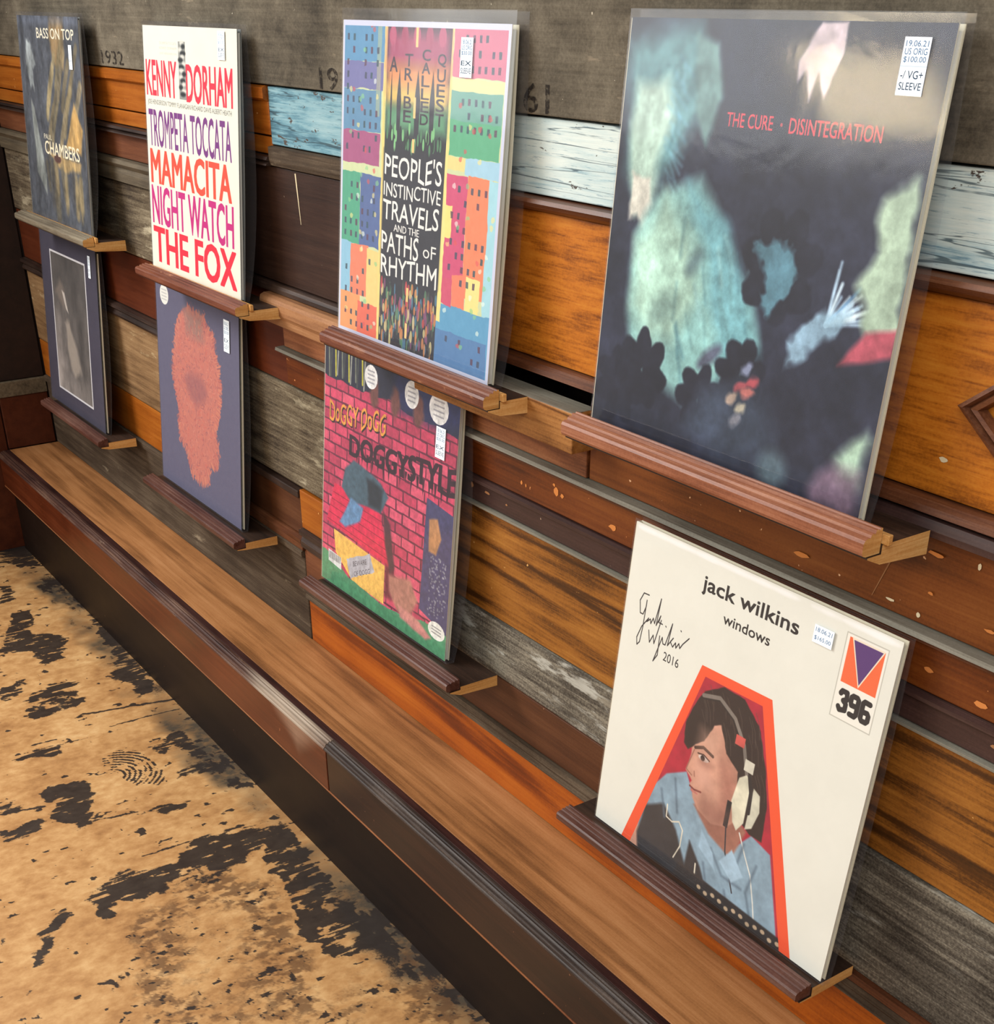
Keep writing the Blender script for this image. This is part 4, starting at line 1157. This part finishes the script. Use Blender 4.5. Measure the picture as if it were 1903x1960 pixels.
def art_portrait():
    """off-white cover: black lettering, signature, orange-edged shape with a man wearing headphones, label block"""
    c = Canvas(1200, (224, 224, 212))
    c.noise(0.03, 8, 5)
    for i in range(40):
        c.oval(0.03 + 0.94 * R_.random(), 0.012, 0.04, 0.006, (240, 240, 236), soft=0.01, alpha=0.6)
    ink_ = (32, 32, 34)
    c.text('jack wilkins', ((0.309, 0.062), (0.676, 0.064), (0.676, 0.118), (0.309, 0.118)), ink_, bold=0.03)
    c.text('windows', ((0.408, 0.140), (0.588, 0.140), (0.588, 0.170), (0.408, 0.170)), ink_, bold=0.012)
    S = [[(0.098, 0.197), (0.075, 0.198), (0.062, 0.225), (0.070, 0.262), (0.083, 0.262), (0.092, 0.235), (0.092, 0.215), (0.090, 0.30), (0.085, 0.35), (0.075, 0.362), (0.070, 0.34), (0.085, 0.30), (0.110, 0.265), (0.104, 0.278), (0.118, 0.265), (0.122, 0.278), (0.130, 0.258), (0.138, 0.272), (0.152, 0.19), (0.146, 0.275), (0.160, 0.24), (0.155, 0.262), (0.172, 0.262)],
         [(0.118, 0.300), (0.128, 0.335), (0.140, 0.308), (0.148, 0.332), (0.165, 0.252)], [(0.168, 0.30), (0.170, 0.36), (0.155, 0.385), (0.180, 0.30), (0.186, 0.318), (0.196, 0.318), (0.214, 0.245), (0.206, 0.316), (0.226, 0.285), (0.216, 0.30), (0.228, 0.312), (0.238, 0.295), (0.242, 0.31), (0.252, 0.292), (0.258, 0.305), (0.268, 0.288), (0.290, 0.262)],
         [(0.187, 0.262), (0.189, 0.264)], [(0.252, 0.252), (0.254, 0.254)]]
    for s in S:
        c.stroke(s, 0.0035, (28, 28, 34))
    c.btext('2016', 0.196, 0.338, 0.264, 0.366, (28, 28, 34), bold=-0.01)
    # the orange-edged shape
    T = [(0.359, 0.316), (0.637, 0.307), (0.884, 1.0), (0.134, 1.0)]
    c.poly(T, (232, 84, 46))
    I = [(0.379, 0.344), (0.608, 0.338), (0.842, 1.001), (0.176, 1.001)]
    c.poly(I, (168, 34, 54))
    keep = c.a.copy()
    lim = poly_sd(c.U, c.V, I) < 0
    sk, sk2, hair, sh = (196, 146, 124), (150, 100, 84), (42, 32, 30), (132, 158, 174)
    c.poly([(0.20, 0.92), (0.23, 0.78), (0.29, 0.70), (0.37, 0.655), (0.43, 0.74), (0.58, 0.82), (0.66, 0.72), (0.74, 0.74), (0.84, 1.02), (0.20, 1.02)], sh, soft=0.006)
    c.poly([(0.42, 0.74), (0.50, 0.80), (0.60, 0.83), (0.64, 0.72), (0.56, 0.68)], sk2, soft=0.01)
    c.poly([(0.17, 1.02), (0.17, 0.95), (0.20, 0.92), (0.24, 1.0)], sk, soft=0.01)
    c.poly([(0.20, 0.95), (0.22, 0.84), (0.30, 0.80), (0.37, 0.86), (0.44, 0.96), (0.46, 1.02), (0.22, 1.02)], (48, 46, 48), soft=0.012, warp=0.006)
    c.poly([(0.43, 0.86), (0.49, 0.92), (0.56, 1.02), (0.42, 1.02)], (44, 42, 44), soft=0.01)
    # head: turned to the left
    c.poly([(0.405, 0.47), (0.48, 0.45), (0.55, 0.50), (0.60, 0.60), (0.60, 0.70), (0.56, 0.745), (0.50, 0.765), (0.44, 0.748), (0.412, 0.722), (0.404, 0.70), (0.390, 0.684), (0.396, 0.672), (0.384, 0.662), (0.364, 0.650), (0.372, 0.62), (0.376, 0.59), (0.372, 0.55), (0.384, 0.50)], sk, soft=0.005)
    c.poly([(0.50, 0.50), (0.58, 0.56), (0.60, 0.70), (0.55, 0.745), (0.50, 0.765), (0.53, 0.66), (0.50, 0.58)], sk2, soft=0.05, alpha=0.5)
    c.stroke([(0.388, 0.566), (0.42, 0.552), (0.462, 0.562)], 0.010, (62, 42, 36))
    c.oval(0.428, 0.585, 0.022, 0.009, (214, 200, 190))
    c.oval(0.424, 0.585, 0.009, 0.009, (40, 30, 30))
    c.stroke([(0.402, 0.578), (0.426, 0.573), (0.452, 0.582)], 0.004, (60, 38, 34))
    c.stroke([(0.386, 0.574), (0.366, 0.646), (0.392, 0.656)], 0.004, sk2)
    c.stroke([(0.400, 0.640), (0.404, 0.654)], 0.005, sk2)
    c.stroke([(0.392, 0.691), (0.412, 0.695), (0.440, 0.690)], 0.006, (120, 58, 54))
    c.stroke([(0.400, 0.701), (0.426, 0.702)], 0.006, (188, 112, 102), soft=0.004)
    c.poly([(0.41, 0.715), (0.45, 0.71), (0.50, 0.74), (0.50, 0.762), (0.44, 0.745)], (166, 120, 102), soft=0.02, alpha=0.6)
    c.oval(0.44, 0.60, 0.03, 0.014, (160, 112, 96), soft=0.02, alpha=0.6)
    c.poly([(0.50, 0.56), (0.56, 0.60), (0.57, 0.68), (0.53, 0.70)], (150, 98, 84), soft=0.04, alpha=0.6)
    HAIR = [(0.352, 0.45), (0.39, 0.385), (0.46, 0.342), (0.54, 0.345), (0.61, 0.40), (0.66, 0.50), (0.695, 0.62), (0.70, 0.72), (0.655, 0.72), (0.60, 0.70), (0.575, 0.64), (0.565, 0.56), (0.51, 0.53), (0.475, 0.455), (0.45, 0.47), (0.42, 0.53), (0.385, 0.555), (0.36, 0.585), (0.34, 0.57), (0.33, 0.51)]
    c.poly(HAIR, hair, soft=0.004, warp=0.006, wf=18)
    for i in range(34):
        u = 0.38 + 0.28 * R_.random()
        v = 0.36 + 0.20 * R_.random()
        if poly_sd(np.array([[u + 0.03]]), np.array([[v + 0.07]]), HAIR)[0, 0] > -0.004:
            continue
        c.stroke([(u, v), (u + 0.02, v + 0.03), (u + 0.03, v + 0.07)], 0.003, (86, 72, 66), alpha=0.5)
    # headphones
    c.stroke([(0.385, 0.400), (0.45, 0.382), (0.52, 0.415), (0.57, 0.475), (0.60, 0.555)], 0.013, (120, 112, 104))
    c.stroke([(0.385, 0.409), (0.45, 0.391), (0.515, 0.423), (0.562, 0.483)], 0.005, (34, 32, 32))
    c.rect(0.535, 0.455, 0.572, 0.485, (196, 84, 76))
    c.rect(0.585, 0.510, 0.622, 0.545, (212, 208, 190))
    c.poly([(0.575, 0.575), (0.600, 0.555), (0.622, 0.565), (0.622, 0.70), (0.600, 0.735), (0.580, 0.715), (0.562, 0.655)], (212, 208, 184), soft=0.003)
    c.poly([(0.635, 0.580), (0.662, 0.592), (0.672, 0.640), (0.655, 0.700), (0.630, 0.715)], (196, 194, 174), soft=0.003)
    c.stroke([(0.612, 0.555), (0.628, 0.600), (0.632, 0.660)], 0.014, (36, 34, 36))
    c.rect(0.548, 0.66, 0.566, 0.745, (30, 30, 34))
    c.stroke([(0.615, 0.735), (0.650, 0.79), (0.685, 0.84), (0.715, 0.92), (0.74, 1.0)], 0.005, (214, 214, 206))
    c.stroke([(0.560, 0.74), (0.575, 0.82), (0.60, 0.87), (0.63, 0.93)], 0.005, (44, 44, 52))
    # shirt folds, guitar strap and edge
    for p in ([(0.28, 0.76), (0.31, 0.84)], [(0.33, 0.70), (0.36, 0.80)], [(0.64, 0.76), (0.62, 0.88)], [(0.70, 0.80), (0.68, 0.90), (0.72, 0.98)], [(0.52, 0.84), (0.58, 0.90), (0.66, 0.90)], [(0.50, 0.90), (0.54, 1.0)], [(0.60, 0.94), (0.63, 1.0)]):
        c.stroke(p, 0.008, (84, 104, 120), soft=0.01, alpha=0.8)
    c.poly([(0.56, 0.86), (0.60, 0.80), (0.66, 0.86), (0.62, 0.90)], (158, 186, 204), soft=0.006)
    c.poly([(0.47, 0.80), (0.53, 0.85), (0.55, 0.90), (0.47, 0.86)], (150, 178, 196), soft=0.006)
    c.stroke([(0.315, 0.795), (0.318, 0.835), (0.345, 0.84), (0.375, 0.825), (0.395, 0.845), (0.395, 0.90), (0.375, 0.95)], 0.005, (214, 206, 186))
    c.stroke([(0.47, 0.92), (0.475, 0.97), (0.47, 1.0)], 0.006, (214, 206, 186))
    c.poly([(0.40, 0.95), (0.84, 0.965), (0.84, 1.02), (0.38, 1.02)], (50, 44, 42), soft=0.006)
    for i in range(12):
        c.oval(0.50 + 0.03 * i, 0.985 + 0.006 * math.sin(i * 2), 0.009, 0.007, (186, 160, 130), soft=0.003)
    c.soften(0.13, 0.30, 0.89, 0.999, 1)
    g_ = fbm(c.U * 26, c.V * 26, 4, 4, 0.6) - 0.5
    c.a = np.clip(c.a * (1 + 0.30 * g_[..., None]), 0, 1)
    c.poly([(0.40, 0.50), (0.47, 0.50), (0.47, 0.56), (0.40, 0.55)], (214, 170, 146), soft=0.05, alpha=0.5)
    c.poly([(0.40, 0.61), (0.46, 0.61), (0.48, 0.66), (0.42, 0.68)], (216, 166, 146), soft=0.04, alpha=0.6)
    c.poly([(0.45, 0.70), (0.56, 0.70), (0.54, 0.76), (0.46, 0.755)], (140, 92, 80), soft=0.05, alpha=0.6)
    c.a = np.where(lim[..., None], c.a, keep)
    # label block
    c.rect(0.830, 0.034, 0.966, 0.264, (186, 184, 172))
    c.rect(0.833, 0.037, 0.963, 0.261, (232, 230, 218))
    c.rect(0.842, 0.044, 0.956, 0.165, (232, 104, 60))
    c.poly([(0.850, 0.044), (0.956, 0.044), (0.899, 0.163)], (232, 220, 196))
    c.poly([(0.856, 0.048), (0.950, 0.048), (0.899, 0.155)], (84, 52, 112))
    w = 0.0145
    for k, p in enumerate(([(0.852, 0.194), (0.856, 0.187), (0.872, 0.187), (0.874, 0.205), (0.864, 0.211), (0.874, 0.217), (0.874, 0.234), (0.857, 0.238), (0.852, 0.231)],
                           [(0.909, 0.211), (0.891, 0.212), (0.888, 0.204), (0.888, 0.192), (0.893, 0.187), (0.906, 0.187), (0.911, 0.192), (0.911, 0.231), (0.906, 0.238), (0.891, 0.237)],
                           [(0.947, 0.188), (0.931, 0.187), (0.926, 0.193), (0.926, 0.232), (0.931, 0.238), (0.944, 0.238), (0.949, 0.232), (0.949, 0.219), (0.944, 0.213), (0.930, 0.214)])):
        c.stroke(p, w, (34, 34, 36))
    return c.material('cover_print_portrait')


# ------------------------------------------------------------------ price stickers
def sticker_mat(lines, n=160):
    c = Canvas(n, (232, 240, 248))
    for s, v0, v1, col in lines:
        c.btext(s, 0.08, v0, 0.92, v1, col)
    c.rect(0, 0.49, 1, 0.50, (170, 190, 206)) if len(lines) > 3 else None
    return c.material('price_sticker_print', 0.9, 0.05)


BL = (70, 104, 140)
DK = (40, 60, 80)
ST_A = sticker_mat([('18.06.21', 0.06, 0.17, BL), ('US ORIG', 0.20, 0.31, BL), ('$30.00', 0.34, 0.45, BL), ('EX', 0.58, 0.70, DK), ('SLEEVE', 0.76, 0.90, DK)])
ST_D = sticker_mat([('19.06.21', 0.06, 0.16, BL), ('US ORIG', 0.19, 0.30, BL), ('$100.00', 0.33, 0.44, BL), ('-/ VG+', 0.57, 0.71, DK), ('SLEEVE', 0.77, 0.90, DK)], 220)
ST_W = sticker_mat([('18.06.21', 0.12, 0.36, BL), ('$165.00', 0.58, 0.84, BL)])

# ------------------------------------------------------------------ records
RW, RH = 0.314, 0.3185


def record(name, x, z, ybase, lean, art, label, edge, t=0.0045, sticker=None, smat=None, inner=True, bulge=0.012, top_gap=0.0055, side=0.006, gap=0.0, flare=0.0):
    """a record in its jacket inside a clear outer sleeve; leans back by lean radians"""
    r = empty(name, (x, ybase, z), label, 'record', 'records displayed on the wall ledges')
    r.rotation_euler = (-lean, 0, 0)
    e = M[edge]
    # front cover board, printed face towards -y
    b = 0.0009
    v = [(0, 0, 0), (RW, 0, 0), (RW, 0, RH), (0, 0, RH), (0, b, 0), (RW, b, 0), (RW, b, RH), (0, b, RH)]
    f = [(0, 1, 2, 3), (5, 4, 7, 6), (1, 5, 6, 2), (4, 0, 3, 7), (3, 2, 6, 7), (4, 5, 1, 0)]
    uv = [(0, 0), (1, 0), (1, 1), (0, 1)] * 2
    link('front_cover', mesh(v, f, [0, 1, 1, 1, 1, 1], uv), [art, e], r)
    # back cover: a slightly bowed board
    n = 10
    V, F = [], []
    for j in range(n + 1):
        h = RH * j / n
        d = t + flare * math.sin(math.pi * j / n) * 1.0
        for (xx, yy) in ((0.0, t - b), (RW, d - b), (RW, d), (0.0, t)):
            V.append((xx, yy, h))
    for j in range(n):
        a, c_ = 4 * j, 4 * j + 4
        for q in range(4):
            F.append((a + q, a + (q + 1) % 4, c_ + (q + 1) % 4, c_ + q))
    F += [(0, 3, 2, 1), (4 * n, 4 * n + 1, 4 * n + 2, 4 * n + 3)]
    link('back_cover', mesh(V, F), [e], r)
    link('spine', box_mesh(-0.0006, 0.0002, 0.0, t, 0.0005, RH - 0.0005), [e], r)
    if inner:
        link('inner_sleeve', box_mesh(0.002, RW + (0.0012 if gap else -0.0018), b + 0.0006 + gap, t - b - (0.0010 if gap else 0.0004), 0.001, RH - 0.004), [M['paper_edge'] if gap else M['inner_white']], r)
    # clear sleeve: front sheet, back sheet bowing out behind, folded bottom and side
    nx, nz = 3, 16
    V, F = [], []

    def sheet(back):
        base = len(V)
        for j in range(nz + 1):
            h = -0.0015 + (RH + top_gap + 0.0015) * j / nz
            for i in range(nx + 1):
                s = i / nx
                xx = -0.0012 + (RW + side + 0.0012) * s
                if back:
                    w = math.sin(math.pi * min(1.0, max(0.0, (j / nz)) ** 0.8)) * bulge * (0.25 + 0.75 * s)
                    yy = t + flare + 0.0012 + w
                else:
                    yy = -0.0012
                V.append((xx, yy, h))
        for j in range(nz):
            for i in range(nx):
                a = base + j * (nx + 1) + i
                q = (a, a + 1, a + nx + 2, a + nx + 1)
                F.append(q if not back else q[::-1])
        return base

    b0 = sheet(False)
    b1 = sheet(True)
    for j in range(nz):
        a, c_ = b0 + j * (nx + 1) + nx, b1 + j * (nx + 1) + nx
        F.append((a, c_, c_ + nx + 1, a + nx + 1))
        a, c_ = b0 + j * (nx + 1), b1 + j * (nx + 1)
        F.append((c_, a, a + nx + 1, c_ + nx + 1))
    for i in range(nx):
        F.append((b0 + i, b1 + i, b1 + i + 1, b0 + i + 1))
    nf = nx * nz
    link('plastic_sleeve', mesh(V, F, [0] * nf + [1] * (len(F) - nf)), [M['film'], M['film_back']], r)
    if sticker:
        u0, v0, u1, v1 = sticker
        X0, X1, Z1, Z0 = u0 * RW, u1 * RW, RH - v0 * RW, RH - v1 * RW
        yv = -0.0016
        me = mesh([(X0, yv, Z0), (X1, yv, Z0), (X1, yv, Z1), (X0, yv, Z1), (X0, yv + 0.0003, Z0), (X1, yv + 0.0003, Z0), (X1, yv + 0.0003, Z1), (X0, yv + 0.0003, Z1)],
                  [(0, 1, 2, 3), (5, 4, 7, 6), (1, 5, 6, 2), (4, 0, 3, 7), (3, 2, 6, 7), (4, 5, 1, 0)], None, [(0, 0), (1, 0), (1, 1), (0, 1)] * 2)
        link('price_sticker', me, [smat or ST_A], r)
    return r


# x of left edge, height of bottom edge, y of bottom edge
RP = [(-1.838, 0.7435, -0.057), (-1.267, 0.7365, -0.052), (-0.687, 0.7495, -0.0475), (-0.201, 0.7565, -0.0495),
      (-1.946, 0.3875, -0.052), (-1.357, 0.3845, -0.050), (-0.783, 0.3995, -0.0475), (-0.164, 0.3485, -0.0555)]
LEAN = 0.094
record('vinyl_record', *RP[0], LEAN, art_strokes(), 'dark slate record with tan brush strokes, upper row nearest the corner', 'grey_back', sticker=(0.845, 0.125, 0.893, 0.234), bulge=0.010, side=0.006)
record('vinyl_record', *RP[1], LEAN, art_words(), 'cream record filled with big red, purple, orange and magenta words', 'grey_back', sticker=(0.826, 0.010, 0.892, 0.112), bulge=0.012, t=0.006, flare=0.002)
record('vinyl_record', *RP[2], LEAN, art_blocks(), 'record with bright coloured blocks around a black column of white words', 'paper_edge', sticker=(0.746, 0.038, 0.812, 0.145), bulge=0.010, t=0.0080, top_gap=0.011, side=0.008, flare=0.003)
record('vinyl_record', *RP[3], 0.086, art_dark(), 'dark blue-black record with pale green shapes and small red lettering, upper row at right', 'paper_edge', sticker=(0.878, 0.026, 0.946, 0.133), smat=ST_D, bulge=0.009, t=0.0075, top_gap=0.006, side=0.005)
record('vinyl_record', *RP[4], 0.098, art_frame(), 'charcoal record with a white-lined grey picture, low by the dark side wall', 'black_edge', sticker=(0.880, 0.038, 0.918, 0.157), t=0.007, gap=0.0022, bulge=0.006)
record('vinyl_record', *RP[5], 0.098, art_pink(), 'slate-purple record with a shaggy pink patch, below the cream lettered record', 'black_edge', sticker=(0.843, 0.052, 0.905, 0.196), t=0.007, gap=0.0022, bulge=0.006)
record('vinyl_record', *RP[6], 0.098, art_bricks(), 'record with painted red bricks, a red roof and green ground', 'paper_edge', sticker=(0.860, 0.148, 0.922, 0.260), bulge=0.012, t=0.0065, flare=0.002)
record('vinyl_record', *RP[7], 0.110, art_portrait(), 'off-white record signed in pen, showing a person wearing headphones', 'paper_edge', sticker=(0.730, 0.052, 0.796, 0.100), smat=ST_W, bulge=0.005, t=0.0065, top_gap=0.003, side=0.004)


# ------------------------------------------------------------------ ledges
def ledge(x0, x1, z, mat, thick, label, lip_h=0.013, rise=0.004, stop=True):
    """a narrow picture ledge: board, grooved lip moulding, raw stop strip"""
    r = empty('picture_ledge', ((x0 + x1) / 2, -0.04, z), label, 'ledge', 'wooden ledges holding the records')
    cx = -(x0 + x1) / 2

    def part(name, me, mats, lab=None):
        o = link(name, me, mats, r, label=lab)
        o.location = (cx, 0.04, -z)
        return o

    yb = -0.0125
    zb = z + rise - lip_h - 0.0004
    board = [(yb, z - 0.0005), (-0.0640, z - 0.0005), (-0.0640, zb), (-0.0782, zb), (-0.0782, zb - 0.0012), (-0.0640, min(zb - 0.002, z - thick * 0.8)), (yb, z - thick)]
    part('board', extrude_x(board, x0 + 0.001, x1 + 0.0015, 1), [M['board_dark'], M['end_grain']])
    if stop:
        part('stop_strip', box_mesh(x0 + 0.003, x1 + 0.006, -0.0635, -0.0590, z - 0.0002, z + 0.0075, 0.0006), [M['end_grain']])
    zt = z + rise
    q = lip_h - 0.013
    lip = [(-0.0642, zt - lip_h), (-0.0642, zt), (-0.0662, zt + 0.0002), (-0.0668, zt - 0.0010), (-0.0680, zt - 0.0010), (-0.0688, zt - 0.0002), (-0.0705, zt - 0.0004), (-0.0712, zt - 0.0017 - q * 0.2), (-0.0724, zt - 0.0018 - q * 0.2),
           (-0.0732, zt - 0.0010 - q * 0.2), (-0.0752, zt - 0.0014 - q * 0.3), (-0.0760, zt - 0.0028 - q * 0.4), (-0.0772, zt - 0.0029 - q * 0.4), (-0.0780, zt - 0.0022 - q * 0.4), (-0.0812, zt - 0.0030 - q * 0.5), (-0.0826, zt - 0.0048 - q * 0.6),
           (-0.0828, zt - 0.0105 - q * 0.8), (-0.0814, zt - 0.0124 - q * 0.9), (-0.0785, zt - lip_h)]
    part('lip_moulding', extrude_x(lip, x0, x1, 1), [M[mat], M['end_grain'] if stop else M[mat]])
    return r


G = [(-1.868, -1.493, 0, 'lip_grey', 0.017, 'grey-brown ledge under the slate record with tan strokes, nearest the corner'),
     (-1.262, -0.905, 1, 'lip_red', 0.016, 'chipped red-brown ledge carrying the cream record of big coloured words'),
     (-0.668, -0.328, 2, 'lip_red', 0.018, 'glossy red-brown ledge with flaked edge, under the record of coloured blocks'),
     (-0.203, 0.148, 3, 'lip_rose', 0.019, 'rosy brown ledge with a chipped left end, under the dark record with red lettering'),
     (-1.925, -1.588, 4, 'lip_dark', 0.016, 'dark brown ledge low beside the side wall, under the white-lined picture record'),
     (-1.368, -1.000, 5, 'lip_dark', 0.014, 'dark brown ledge under the slate-purple record with the pink patch'),
     (-0.783, -0.410, 6, 'lip_dark', 0.014, 'dark brown ledge under the record of painted bricks'),
     (-0.196, 0.148, 7, 'lip_dark', 0.011, 'dark red ledge just above the bench, under the signed off-white record')]
for x0, x1, i, m, th, lab in G:
    ledge(x0, x1, RP[i][1] - 0.0028, m, th, lab, (0.015, 0.015, 0.018, 0.019, 0.014, 0.014, 0.013, 0.0125)[i], (0.009, 0.009, 0.011, 0.012, 0.007, 0.006, 0.009, 0.003)[i], stop=i < 4)
